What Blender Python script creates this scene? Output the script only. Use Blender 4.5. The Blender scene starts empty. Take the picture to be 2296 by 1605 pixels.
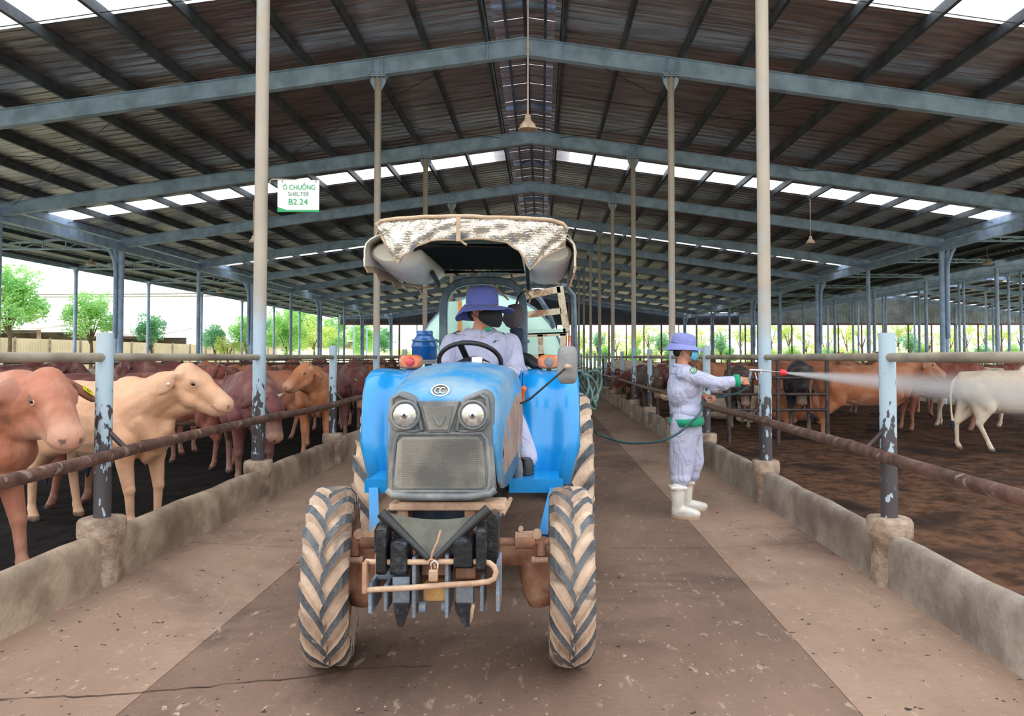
import bpy, bmesh, math, random
from mathutils import Vector, Matrix, Euler, noise as mnoise
random.seed(7)
PI = math.pi
scene = bpy.context.scene
col = scene.collection

# ------------------------------------------------------------------ camera, sky, exposure
F = 1700.0                      # focal length in pixels of the 2296 px wide frame
H = 1.45                        # eye height
cam = bpy.data.cameras.new('camera')
cam.sensor_width = 36.0
cam.lens = F / 2296 * 36.0
PITCH = math.radians(1.7)
cam.shift_x = -(1214 - 1148) / 2296
cam.shift_y = (800 - F * math.tan(PITCH) - 802.5) / 2296
cam.clip_end = 600
camo = bpy.data.objects.new('camera', cam)
camo.location = (0, 0, H)
camo.rotation_euler = (PI / 2 + PITCH, 0, 0)
col.objects.link(camo)
scene.camera = camo

w = bpy.data.worlds.new('sky')
scene.world = w
w.use_nodes = True
nt = w.node_tree
bg = nt.nodes['Background']
tc = nt.nodes.new('ShaderNodeTexCoord')
sx = nt.nodes.new('ShaderNodeSeparateXYZ')
nt.links.new(tc.outputs['Generated'], sx.inputs[0])
rp = nt.nodes.new('ShaderNodeValToRGB')
rp.color_ramp.elements[0].position = 0.45
rp.color_ramp.elements[0].color = (0.62, 0.60, 0.55, 1)
rp.color_ramp.elements[1].position = 0.55
rp.color_ramp.elements[1].color = (0.93, 0.97, 1.0, 1)
mr = nt.nodes.new('ShaderNodeMath'); mr.operation = 'MULTIPLY_ADD'
mr.inputs[1].default_value = 0.5; mr.inputs[2].default_value = 0.5
nt.links.new(sx.outputs[2], mr.inputs[0])
nt.links.new(mr.outputs[0], rp.inputs[0])
nt.links.new(rp.outputs[0], bg.inputs['Color'])
bg.inputs['Strength'].default_value = 1.7

vs = scene.view_settings
vs.view_transform = 'Standard'
vs.look = 'None'
vs.exposure = 0.55
vs.gamma = 1.0
vs.use_curve_mapping = False
scene.cycles.max_bounces = 8
scene.cycles.diffuse_bounces = 5
scene.cycles.glossy_bounces = 4
scene.cycles.transparent_max_bounces = 12
scene.cycles.volume_bounces = 3
scene.cycles.use_denoising = True

# ------------------------------------------------------------------ helpers
def P(px, py, Y):
    """world point seen at photograph pixel (px,py) at distance Y along the aisle"""
    return Vector(((px - 1214) / F * Y, Y, H + (800 - py) / F * Y))

def srgb(r, g, b):
    f = lambda c: (c / 255 / 12.92) if c <= 10 else ((c / 255 + 0.055) / 1.055) ** 2.4
    return (f(r), f(g), f(b))

LMS = [(60, 'the nearest red cow head'), (225, 'the nearest peeling short post'), (330, 'the cream cow back'), (450, 'the cream cow head'), (585, 'the sign column'), (665, 'the shelter sign, lower down'), (742, 'the second short post'), (845, 'the capped column by the canopy'), (900, 'the red fender lamp'), (960, 'the blue jug'), (1085, 'the driver hat'), (1215, 'the ladder frame'), (1272, 'the mirror'), (1325, 'the coiled hose'), (1374, 'the fourth aisle column'), (1421, 'the third aisle column'), (1465, 'the gap before the worker'), (1512, 'the worker hat'), (1548, 'the worker mask'), (1590, 'the short post behind the worker'), (1630, 'the worker green cuff'), (1665, 'the worker hand'), (1715, 'the tall dusty column'), (1765, 'the red nozzle'), (1830, 'the black cow'), (1890, 'the tan brown cow rump'), (1947, 'the plain eave column'), (2003, 'the peeling post in the spray'), (2055, 'the tan brown cow head'), (2115, 'the forked eave column'), (2190, 'the red cow behind the spray'), (2262, 'the cream white walking cow')]
USED = set()
def lm(pre, px, post=''):
    """label with the landmark nearest in view, kept unique"""
    order = sorted(LMS, key=lambda q: abs(q[0] - px))
    for q in order[:4]:
        d = px - q[0]; w_ = 'in line with' if abs(d) < 9 else ('just right of' if d > 0 else 'just left of')
        for a in ((w_,) if abs(d) >= 9 else (w_, 'just right of', 'just left of')):
            t = f'{pre} {a} {q[1]}{post}'
            if t not in USED: USED.add(t); return t
    return t
def pxof(x, y): return 1214 + x / y * F
MATS = {}
def pm(name, c1, c2=None, scale=6.0, rough=0.6, metal=0.0, bump=0.0, bscale=40.0, lo=0.4, hi=0.62,
       space='world', detail=6, stretch=(1, 1, 1), spec=0.5, c3=None, scale3=2.0, lo3=.5, hi3=.7, sheen=0, coat=0, alpha=None, rough2=None):
    """procedural material: c1 -> c2 by noise, then c3 by a coarser noise, noise bump"""
    if name in MATS: return MATS[name]
    m = bpy.data.materials.new(name); m.use_nodes = True
    n = m.node_tree; N = n.nodes; L = n.links
    b = N['Principled BSDF']
    b.inputs['Roughness'].default_value = rough
    b.inputs['Metallic'].default_value = metal
    b.inputs['Specular IOR Level'].default_value = spec
    if coat: b.inputs['Coat Weight'].default_value = coat; b.inputs['Coat Roughness'].default_value = .15
    c1 = tuple(c1) + (1,)
    if space == 'world':
        src = N.new('ShaderNodeNewGeometry').outputs['Position']
    else:
        src = N.new('ShaderNodeTexCoord').outputs['Object']
    mp = N.new('ShaderNodeMapping'); mp.inputs['Scale'].default_value = stretch
    L.new(src, mp.inputs[0]); src = mp.outputs[0]
    if c2 is not None:
        nz = N.new('ShaderNodeTexNoise'); nz.inputs['Scale'].default_value = scale; nz.inputs['Detail'].default_value = detail
        nz.inputs['Roughness'].default_value = .62
        L.new(src, nz.inputs['Vector'])
        mrg = N.new('ShaderNodeMapRange'); mrg.inputs[1].default_value = lo; mrg.inputs[2].default_value = hi
        L.new(nz.outputs['Fac'], mrg.inputs[0])
        mx = N.new('ShaderNodeMix'); mx.data_type = 'RGBA'
        mx.inputs[6].default_value = c1; mx.inputs[7].default_value = tuple(c2) + (1,)
        L.new(mrg.outputs[0], mx.inputs[0])
        out = mx.outputs[2]
        if rough2 is not None:
            m2 = N.new('ShaderNodeMapRange'); m2.inputs[3].default_value = rough; m2.inputs[4].default_value = rough2
            L.new(mrg.outputs[0], m2.inputs[0]); L.new(m2.outputs[0], b.inputs['Roughness'])
        if c3 is not None:
            nz3 = N.new('ShaderNodeTexNoise'); nz3.inputs['Scale'].default_value = scale3; nz3.inputs['Detail'].default_value = 8
            nz3.inputs['Distortion'].default_value = .6
            L.new(src, nz3.inputs['Vector'])
            mr3 = N.new('ShaderNodeMapRange'); mr3.inputs[1].default_value = lo3; mr3.inputs[2].default_value = hi3
            L.new(nz3.outputs['Fac'], mr3.inputs[0])
            mx3 = N.new('ShaderNodeMix'); mx3.data_type = 'RGBA'
            mx3.inputs[7].default_value = tuple(c3) + (1,)
            L.new(out, mx3.inputs[6]); L.new(mr3.outputs[0], mx3.inputs[0])
            out = mx3.outputs[2]
        L.new(out, b.inputs['Base Color'])
    else:
        b.inputs['Base Color'].default_value = c1
    if bump:
        nb = N.new('ShaderNodeTexNoise'); nb.inputs['Scale'].default_value = bscale; nb.inputs['Detail'].default_value = 5
        L.new(src, nb.inputs['Vector'])
        bp = N.new('ShaderNodeBump'); bp.inputs['Strength'].default_value = bump; bp.inputs['Distance'].default_value = .02
        L.new(nb.outputs['Fac'], bp.inputs['Height']); L.new(bp.outputs[0], b.inputs['Normal'])
    MATS[name] = m
    return m

class B:
    """collects geometry in world coordinates and links it as ONE mesh object"""
    def __init__(s): s.v = []; s.f = []; s.mi = []; s.sm = []
    def add(s, vs, fs, mi=0, sm=False):
        k = len(s.v); s.v += [Vector(v) for v in vs]
        for f in fs:
            s.f.append([i + k for i in f]); s.mi.append(mi); s.sm.append(sm)
        return s
    def box(s, c, d, rot=None, mi=0, bev=0.0):
        c = Vector(c); hx, hy, hz = d[0] / 2, d[1] / 2, d[2] / 2
        R = rot if isinstance(rot, Matrix) else (Euler(rot).to_matrix() if rot else Matrix.Identity(3))
        if bev > 0:
            bm = bmesh.new(); bmesh.ops.create_cube(bm, size=1)
            for v in bm.verts: v.co = Vector((v.co.x * d[0], v.co.y * d[1], v.co.z * d[2]))
            bmesh.ops.bevel(bm, geom=list(bm.edges), offset=bev, segments=2, affect='EDGES', profile=.6)
            bm.verts.index_update()
            vs = [c + R @ v.co for v in bm.verts]; fs = [[v.index for v in f.verts] for f in bm.faces]
            bm.free(); return s.add(vs, fs, mi, False)
        vs = [c + R @ Vector((x * hx, y * hy, z * hz)) for x in (-1, 1) for y in (-1, 1) for z in (-1, 1)]
        return s.add(vs, [(0, 1, 3, 2), (4, 6, 7, 5), (0, 4, 5, 1), (2, 3, 7, 6), (0, 2, 6, 4), (1, 5, 7, 3)], mi)
    def bar(s, a, b, wd, dp, up=(0, 0, 1), mi=0):
        a, b = Vector(a), Vector(b); d = (b - a); L = d.length; d.normalize()
        u = Vector(up); x = d.cross(u)
        if x.length < 1e-5: x = d.cross(Vector((1, 0, 0)))
        x.normalize(); u = x.cross(d)
        R = Matrix((x, d, u)).transposed()
        return s.box((a + b) / 2, (wd, L, dp), R, mi)
    def tube(s, pts, r, n=10, mi=0, closed=False, cap=True, sm=True, sy=1.0):
        pts = [Vector(p) for p in pts]; m = len(pts)
        rs = list(r) if isinstance(r, (list, tuple)) else [r] * m
        T = []
        for i in range(m):
            if closed: t = pts[(i + 1) % m] - pts[i - 1]
            else: t = pts[min(i + 1, m - 1)] - pts[max(i - 1, 0)]
            T.append(t.normalized() if t.length > 1e-9 else Vector((0, 0, 1)))
        u = T[0].orthogonal().normalized()
        if abs(T[0].z) < .9: u = Vector((0, 0, 1)).cross(T[0]).normalized()
        vs = []
        for i in range(m):
            u = (u - T[i] * u.dot(T[i]))
            u = u.normalized() if u.length > 1e-6 else T[i].orthogonal().normalized()
            v = T[i].cross(u)
            for k in range(n):
                a = 2 * PI * k / n
                vs.append(pts[i] + u * (math.cos(a) * rs[i]) + v * (math.sin(a) * rs[i] * sy))
        fs = []
        for i in range(m if closed else m - 1):
            j = (i + 1) % m
            for k in range(n):
                k2 = (k + 1) % n
                fs.append((i * n + k, i * n + k2, j * n + k2, j * n + k))
        s.add(vs, fs, mi, sm)
        if cap and not closed:
            s.add(vs[:n], [tuple(reversed(range(n)))], mi); s.add(vs[-n:], [tuple(range(n))], mi)
        return s
    def lathe(s, c, axis, prof, n=24, mi=0, sm=True, closed=False):
        """prof: (r, h) pairs along axis from c"""
        c = Vector(c); ax = Vector(axis).normalized()
        u = ax.orthogonal().normalized(); v = ax.cross(u); vs = []
        for (r, h) in prof:
            for k in range(n):
                a = 2 * PI * k / n
                vs.append(c + ax * h + (u * math.cos(a) + v * math.sin(a)) * max(r, 1e-4))
        m = len(prof); fs = []
        for i in range(m if closed else m - 1):
            j = (i + 1) % m
            for k in range(n):
                k2 = (k + 1) % n; fs.append((i * n + k, i * n + k2, j * n + k2, j * n + k))
        s.add(vs, fs, mi, sm)
        if not closed:
            if prof[0][0] > 1e-3: s.add(vs[:n], [tuple(reversed(range(n)))], mi)
            if prof[-1][0] > 1e-3: s.add(vs[-n:], [tuple(range(n))], mi)
        return s
    def cyl(s, a, b, r, n=16, mi=0, r2=None):
        a, b = Vector(a), Vector(b)
        return s.lathe(a, b - a, [(r, 0), (r if r2 is None else r2, (b - a).length)], n, mi)
    def prism(s, poly, d, mi=0, sm=False):
        """poly: list of 3-D points, extruded by vector d"""
        n = len(poly); d = Vector(d); vs = [Vector(p) for p in poly]; vs = vs + [v + d for v in vs]
        fs = [tuple(range(n)), tuple(reversed(range(n, 2 * n)))]
        s.add(vs, fs, mi); s.add(vs, [(i, i + n, (i + 1) % n + n, (i + 1) % n) for i in range(n)], mi, sm); return s
    def ell(s, c, r, n=12, mi=0, rot=None):
        c = Vector(c); R = rot if isinstance(rot, Matrix) else (Euler(rot).to_matrix() if rot else Matrix.Identity(3)); vs = []; fs = []
        m = n // 2 + 1
        for i in range(m + 1):
            t = PI * i / m
            for k in range(n):
                a = 2 * PI * k / n
                vs.append(c + R @ Vector((math.sin(t) * math.cos(a) * r[0], math.sin(t) * math.sin(a) * r[1], math.cos(t) * r[2])))
        for i in range(m):
            for k in range(n):
                k2 = (k + 1) % n; fs.append((i * n + k, (i + 1) * n + k, (i + 1) * n + k2, i * n + k2))
        return s.add(vs, fs, mi, True)
    def loft(s, rings, mi=0, sm=True, cap=True, closed=True):
        n = len(rings[0]); vs = [v for r in rings for v in r]; fs = []
        for i in range(len(rings) - 1):
            for k in range(n if closed else n - 1):
                k2 = (k + 1) % n; fs.append((i * n + k, i * n + k2, (i + 1) * n + k2, (i + 1) * n + k))
        s.add(vs, fs, mi, sm)
        if cap and closed:
            s.add(rings[0], [tuple(reversed(range(n)))], mi); s.add(rings[-1], [tuple(range(n))], mi)
        return s
    def sheet(s, grid, t, mi=0, sm=True):
        """a surface given by rows of points, thickened by t along its normals"""
        m, n = len(grid), len(grid[0])
        g = [[Vector(p) for p in r] for r in grid]; g2 = []
        for i in range(m):
            row = []
            for j in range(n):
                a = g[min(i + 1, m - 1)][j] - g[max(i - 1, 0)][j]; b = g[i][min(j + 1, n - 1)] - g[i][max(j - 1, 0)]
                nn = a.cross(b); nn = nn.normalized() if nn.length > 1e-9 else Vector((0, 0, 1))
                row.append(g[i][j] + nn * t)
            g2.append(row)
        vs = [p for r in g for p in r] + [p for r in g2 for p in r]; K = m * n; fs = []
        for i in range(m - 1):
            for j in range(n - 1):
                a = i * n + j; fs.append((a, a + n, a + n + 1, a + 1)); fs.append((K + a, K + a + 1, K + a + n + 1, K + a + n))
        s.add(vs, fs, mi, sm)
        ed = [i * n for i in range(m)] + [(m - 1) * n + j for j in range(1, n)] + [i * n + n - 1 for i in range(m - 2, -1, -1)] + [j for j in range(n - 2, 0, -1)]
        s.add(vs, [(ed[i], ed[(i + 1) % len(ed)], ed[(i + 1) % len(ed)] + K, ed[i] + K) for i in range(len(ed))], mi)
        return s
    def build(s, name, mat, parent=None, loc=None, fixn=False):
        me = bpy.data.meshes.new(name)
        wp = wloc(parent) if parent is not None else Vector((0, 0, 0))
        o = Vector(loc) if loc is not None else (wp if parent is not None else Vector((0, 0, 0)))
        me.from_pydata([tuple(v - o) for v in s.v], [], s.f)
        for m in (mat if isinstance(mat, (list, tuple)) else [mat]): me.materials.append(m)
        me.polygons.foreach_set('material_index', s.mi)
        me.polygons.foreach_set('use_smooth', s.sm)
        me.update()
        ob = bpy.data.objects.new(name, me); col.objects.link(ob)
        ob.location = o - wp
        if parent is not None: ob.parent = parent
        return ob

def wloc(o):
    p = Vector((0, 0, 0))
    while o is not None: p = p + o.location; o = o.parent
    return p

def weld(ob, d=1e-4, fix=True):
    bm = bmesh.new(); bm.from_mesh(ob.data)
    bmesh.ops.remove_doubles(bm, verts=bm.verts, dist=d)
    if fix: bmesh.ops.recalc_face_normals(bm, faces=bm.faces)
    bm.to_mesh(ob.data); bm.free(); return ob

def tag(o, label=None, cat=None, group=None, kind=None):
    if label: o['label'] = label
    if cat: o['category'] = cat
    if group: o['group'] = group
    if kind: o['kind'] = kind
    return o
def empty(name, loc=(0, 0, 0), label=None, cat=None, group=None, kind=None, parent=None):
    o = bpy.data.objects.new(name, None); col.objects.link(o); o.location = loc; o.empty_display_size = .1
    if parent: o.parent = parent
    return tag(o, label, cat, group, kind)
def kids(o): return [c for c in col.objects if c.parent == o]
def copy_tree(o, loc=None, rz=None, parent=None, KM=None):
    c = o.copy(); col.objects.link(c)
    if parent is not None: c.parent = parent
    if loc is not None: c.location = loc
    if rz is not None: c.rotation_euler.z = rz
    for ch in list(o.children): copy_tree(ch, parent=c)
    return c
def inst(ob, name, loc, parent=None, rot=None, scale=None):
    c = bpy.data.objects.new(name, ob.data); col.objects.link(c); c.location = loc
    if parent is not None: c.parent = parent
    if rot: c.rotation_euler = rot
    if scale: c.scale = scale
    return c

def blob(name, shapes, voxel, mat, parent=None, loc=(0, 0, 0), smooth=4, factor=.5, color=None, sub=None):
    """one continuous organic mesh: tapered capsules ('c',a,b,ra,rb[,flat]) and ellipsoids ('e',c,r[,rot]) fused by voxel remesh"""
    b = B()
    for s in shapes:
        if s[0] == 'c':
            a, c, ra, rb = Vector(s[1]), Vector(s[2]), s[3], s[4]
            d = c - a; L = d.length; dn = d.normalized(); n = 14
            pts = []; rs = []
            for t in (-.97, -.8, -.5, 0):
                pts.append(a + dn * (t * ra)); rs.append(ra * math.sqrt(max(0.0, 1 - t * t)))
            for k in range(1, 4): pts.append(a + d * (k / 4)); rs.append(ra + (rb - ra) * k / 4)
            for t in (0, .5, .8, .97):
                pts.append(c + dn * (t * rb)); rs.append(rb * math.sqrt(max(0.0, 1 - t * t)))
            b.tube(pts, rs, n, sy=s[5] if len(s) > 5 else 1.0)
        elif s[0] == 'e':
            b.ell(s[1], s[2], 16, rot=s[3] if len(s) > 3 else None)
        elif s[0] == 'b':
            b.box(s[1], s[2], s[3] if len(s) > 3 else None)
    me = bpy.data.meshes.new(name + '_src'); me.from_pydata([tuple(v) for v in b.v], [], b.f); me.update()
    bm = bmesh.new(); bm.from_mesh(me); bmesh.ops.recalc_face_normals(bm, faces=bm.faces); bm.to_mesh(me); bm.free()
    ob = bpy.data.objects.new(name, me); col.objects.link(ob)
    r = ob.modifiers.new('r', 'REMESH'); r.mode = 'VOXEL'; r.voxel_size = voxel; r.use_smooth_shade = True
    if smooth:
        sm = ob.modifiers.new('s', 'SMOOTH'); sm.iterations = smooth; sm.factor = factor
    dg = bpy.context.evaluated_depsgraph_get()
    nm = bpy.data.meshes.new_from_object(ob.evaluated_get(dg)); nm.name = name
    ob.modifiers.clear(); ob.data = nm; bpy.data.meshes.remove(me)
    nm.materials.clear(); nm.materials.append(mat)
    nm.polygons.foreach_set('use_smooth', [True] * len(nm.polygons))
    if color:
        ca = nm.color_attributes.new('tone', 'FLOAT_COLOR', 'POINT')
        dat = []
        for v in nm.vertices:
            dat += color(v.co)
        ca.data.foreach_set('color', dat)
    ob.location = loc
    if parent is not None: ob.parent = parent
    return ob
# ================================================================== materials of the building
XR = -0.28                       # ridge line
BAY = 5.22
FR = [7.37 + BAY * k for k in range(12)]     # frames (tall columns)
YEND = FR[-1]
XL, XRt = -2.74, 2.17            # the two feed-fence lines
EL, ER = -12.8, 12.2             # eave column lines
SL = 0.139
def roof_z(x, xr=XR): return 6.97 - SL * abs(x - xr)

m_paint = pm('grey_blue_steel_paint', srgb(176, 200, 232), srgb(146, 168, 198), 3, .42, 0, .1, 60)
m_purlin = pm('dark_galvanised_steel', srgb(92, 98, 108), srgb(66, 70, 78), 2, .5, .4, .05, 30)
m_rod = pm('dark_rod', (.05, .05, .055), rough=.6)
m_conc = pm('kerb_concrete', srgb(174, 154, 132), srgb(136, 116, 98), 3.2, .88, 0, .35, 34, c3=srgb(98, 80, 66), scale3=1.3, lo3=.48, hi3=.72)
m_concg = pm('kerb_concrete_grey', srgb(164, 150, 138), srgb(128, 114, 103), 3.2, .88, 0, .35, 34, c3=srgb(96, 80, 70), scale3=1.3, lo3=.5, hi3=.74)
m_pilas = pm('pilaster_concrete', srgb(182, 160, 140), srgb(146, 124, 108), 11, .9, 0, .6, 50, c3=srgb(100, 82, 70), scale3=3, lo3=.5, hi3=.7)
m_rust = pm('rusty_pipe', srgb(122, 90, 78), srgb(84, 60, 54), 9, .48, .35, .2, 50, c3=srgb(150, 128, 118), scale3=12, lo3=.6, hi3=.66)
m_toprail = pm('dusty_pipe', srgb(168, 157, 140), srgb(132, 122, 108), 5, .55, .2, .1, 40, stretch=(1, .5, 1))
m_darkpipe = pm('dark_fence_pipe', srgb(84, 70, 68), srgb(56, 48, 50), 8, .5, .3, .1, 30)
m_out_ground = pm('outside_ground', srgb(196, 186, 160), srgb(150, 160, 110), .25, .95)
m_manureR = pm('brown_manure', srgb(104, 72, 52), srgb(60, 40, 29), 5, .95, 0, 1.0, 16, c3=srgb(44, 31, 27), scale3=1.1, lo3=.48, hi3=.66, spec=.2)
m_manureL = pm('dark_manure', srgb(32, 26, 25), srgb(17, 14, 14), 6, .95, 0, 1.0, 18, spec=.12)

def post_material():
    m = bpy.data.materials.new('peeling_post_paint'); m.use_nodes = True
    n = m.node_tree; N = n.nodes; L = n.links; b = N['Principled BSDF']
    g = N.new('ShaderNodeNewGeometry'); s = N.new('ShaderNodeSeparateXYZ'); L.new(g.outputs['Position'], s.inputs[0])
    def ramp(lo, hi, a, c):
        r = N.new('ShaderNodeMapRange'); r.inputs[1].default_value = lo; r.inputs[2].default_value = hi
        r.inputs[3].default_value = a; r.inputs[4].default_value = c; L.new(s.outputs[2], r.inputs[0]); return r.outputs[0]
    nz = N.new('ShaderNodeTexNoise'); nz.inputs['Scale'].default_value = 24; nz.inputs['Detail'].default_value = 7
    mp = N.new('ShaderNodeMapping'); mp.inputs['Scale'].default_value = (1, 1, .45)
    L.new(g.outputs['Position'], mp.inputs[0]); L.new(mp.outputs[0], nz.inputs[0])
    add = N.new('ShaderNodeMath'); add.operation = 'ADD'; L.new(nz.outputs['Fac'], add.inputs[0]); L.new(ramp(.75, 1.42, .13, -.22), add.inputs[1])
    th = N.new('ShaderNodeMapRange'); th.inputs[1].default_value = .5; th.inputs[2].default_value = .515; L.new(add.outputs[0], th.inputs[0])
    nz2 = N.new('ShaderNodeTexNoise'); nz2.inputs['Scale'].default_value = 3; nz2.inputs['Detail'].default_value = 6; L.new(g.outputs['Position'], nz2.inputs[0])
    a2 = N.new('ShaderNodeMath'); a2.operation = 'ADD'; L.new(nz2.outputs['Fac'], a2.inputs[0]); L.new(ramp(1.4, 2.1, -.45, .25), a2.inputs[1])
    th2 = N.new('ShaderNodeMapRange'); th2.inputs[1].default_value = .3; th2.inputs[2].default_value = .7; L.new(a2.outputs[0], th2.inputs[0])
    def mix(f, a, c):
        x = N.new('ShaderNodeMix'); x.data_type = 'RGBA'; L.new(f, x.inputs[0])
        for i, q in ((6, a), (7, c)):
            if isinstance(q, tuple): x.inputs[i].default_value = q + (1,)
            else: L.new(q, x.inputs[i])
        return x.outputs[2]
    c = mix(th.outputs[0], srgb(168, 188, 202), srgb(72, 66, 70))
    tan = mix(nz2.outputs['Fac'], srgb(150, 138, 128), srgb(186, 172, 156))
    c = mix(th2.outputs[0], c, tan)
    L.new(c, b.inputs['Base Color']); b.inputs['Roughness'].default_value = .5
    bp = N.new('ShaderNodeBump'); bp.inputs['Strength'].default_value = .4; bp.inputs['Distance'].default_value = .004; bp.invert = True
    L.new(th.outputs[0], bp.inputs['Height']); L.new(bp.outputs[0], b.inputs['Normal'])
    return m
m_post = post_material()

def floor_material(name, c1, c2, dark, pale):
    m = bpy.data.materials.new(name); m.use_nodes = True
    n = m.node_tree; N = n.nodes; L = n.links; b = N['Principled BSDF']
    g = N.new('ShaderNodeNewGeometry')
    def nzf(scale, lo, hi, det=8, st=(1, 1, 1), dist=0.0):
        mp = N.new('ShaderNodeMapping'); mp.inputs['Scale'].default_value = st; L.new(g.outputs['Position'], mp.inputs[0])
        z = N.new('ShaderNodeTexNoise'); z.inputs['Scale'].default_value = scale; z.inputs['Detail'].default_value = det
        z.inputs['Distortion'].default_value = dist; z.inputs['Roughness'].default_value = .65
        L.new(mp.outputs[0], z.inputs[0])
        r = N.new('ShaderNodeMapRange'); r.inputs[1].default_value = lo; r.inputs[2].default_value = hi; L.new(z.outputs['Fac'], r.inputs[0]); return r.outputs[0]
    def mix(f, a, c):
        x = N.new('ShaderNodeMix'); x.data_type = 'RGBA'; L.new(f, x.inputs[0])
        for i, q in ((6, a), (7, c)):
            if isinstance(q, tuple): x.inputs[i].default_value = q + (1,)
            else: L.new(q, x.inputs[i])
        return x.outputs[2]
    c = mix(nzf(1.1, .35, .68, st=(1, .5, 1)), c1, c2)
    c = mix(nzf(.55, .5, .68, dist=.8), c, dark)
    sc = nzf(26, .645, .70, det=4, st=(1, .55, 1))
    c = mix(sc, c, pale)
    c = mix(nzf(9, .60, .74, det=7, st=(1.6, .6, 1)), c, pale)
    c = mix(nzf(17, .69, .71, det=2), c, (.03, .022, .02))
    L.new(c, b.inputs['Base Color'])
    r = N.new('ShaderNodeMapRange'); r.inputs[3].default_value = .82; r.inputs[4].default_value = .5
    L.new(nzf(.8, .45, .7), r.inputs[0]); L.new(r.outputs[0], b.inputs['Roughness'])
    z = N.new('ShaderNodeTexNoise'); z.inputs['Scale'].default_value = 30; z.inputs['Detail'].default_value = 7; L.new(g.outputs['Position'], z.inputs[0])
    bp = N.new('ShaderNodeBump'); bp.inputs['Strength'].default_value = .35; bp.inputs['Distance'].default_value = .015
    L.new(z.outputs['Fac'], bp.inputs['Height']); L.new(bp.outputs[0], b.inputs['Normal'])
    return m
m_floor = floor_material('worn_aisle_concrete', srgb(132, 106, 90), srgb(102, 79, 66), srgb(74, 56, 48), srgb(190, 166, 147))
m_apron = floor_material('apron_concrete', srgb(164, 136, 117), srgb(138, 111, 94), srgb(114, 90, 77), srgb(184, 158, 138))

def foil_material():
    m = bpy.data.materials.new('foil_insulated_sheet'); m.use_nodes = True
    n = m.node_tree; N = n.nodes; L = n.links; b = N['Principled BSDF']
    g = N.new('ShaderNodeNewGeometry')
    mp = N.new('ShaderNodeMapping'); mp.inputs['Scale'].default_value = (.7, 5, 1); L.new(g.outputs['Position'], mp.inputs[0])
    z = N.new('ShaderNodeTexNoise'); z.inputs['Scale'].default_value = 1.6; z.inputs['Detail'].default_value = 5; L.new(mp.outputs[0], z.inputs[0])
    x = N.new('ShaderNodeMix'); x.data_type = 'RGBA'; x.inputs[6].default_value = srgb(234, 228, 236) + (1,); x.inputs[7].default_value = srgb(184, 174, 182) + (1,)
    mrg = N.new('ShaderNodeMapRange'); mrg.inputs[1].default_value = .35; mrg.inputs[2].default_value = .65
    L.new(z.outputs['Fac'], mrg.inputs[0]); L.new(mrg.outputs[0], x.inputs[0]); L.new(x.outputs[2], b.inputs['Base Color'])
    b.inputs['Metallic'].default_value = .85; b.inputs['Roughness'].default_value = .30
    bp = N.new('ShaderNodeBump'); bp.inputs['Strength'].default_value = .5; bp.inputs['Distance'].default_value = .06
    L.new(z.outputs['Fac'], bp.inputs['Height']); L.new(bp.outputs[0], b.inputs['Normal'])
    return m
m_foil = foil_material()
def skylight_material():
    m = bpy.data.materials.new('translucent_skylight'); m.use_nodes = True
    n = m.node_tree; N = n.nodes; L = n.links; N.remove(N['Principled BSDF'])
    t = N.new('ShaderNodeBsdfTranslucent'); t.inputs[0].default_value = (.95, .95, .95, 1)
    tr = N.new('ShaderNodeBsdfTransparent'); mx = N.new('ShaderNodeMixShader'); mx.inputs[0].default_value = .45
    L.new(t.outputs[0], mx.inputs[1]); L.new(tr.outputs[0], mx.inputs[2]); L.new(mx.outputs[0], N['Material Output'].inputs[0]); return m
m_sky = skylight_material()
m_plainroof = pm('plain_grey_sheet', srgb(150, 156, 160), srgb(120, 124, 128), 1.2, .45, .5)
m_darkroof = pm('dark_sheet', srgb(70, 74, 82), srgb(50, 52, 58), 1.2, .6, .2)  # lean-to's lack of light put into a dark colour; far gable shares it

# ================================================================== ground
b = B(); b.box((0, 60, -.12), (400, 300, .1)); tag(b.build('outside_ground', m_out_ground), kind='structure')
fl = empty('floor', kind='structure')
m_joint = pm('joint_bed', srgb(112, 92, 80), rough=.95)
# aisle: centre slabs and sloping apron slabs, open joints between them
y0 = -2.0; ys = [y0]
while ys[-1] < YEND: ys.append(ys[-1] + 3.9)
for i in range(len(ys) - 1):
    a, c = ys[i] + .006, ys[i + 1] - .006
    B().box(((-1.72 + 1.30) / 2, (a + c) / 2, -.03), (3.02 - .004, c - a, .06)).build('slab', m_floor, fl)
for (x0, x1, z0, z1) in ((-2.70, -1.722, .045, .0), (1.302, 2.13, .0, .045)):
    for i in range(len(ys) - 1):
        a, c = ys[i] + .004, ys[i + 1] - .004
        B().prism([(x0, a, -.06), (x1, a, -.06), (x1, a, z1), (x0, a, z0)], (0, c - a, 0)).build('slab', m_apron, fl)
B().box((-.28, 30, -.05), (4.9, 70, .02)).build('joint_bed', m_joint, fl)

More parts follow.
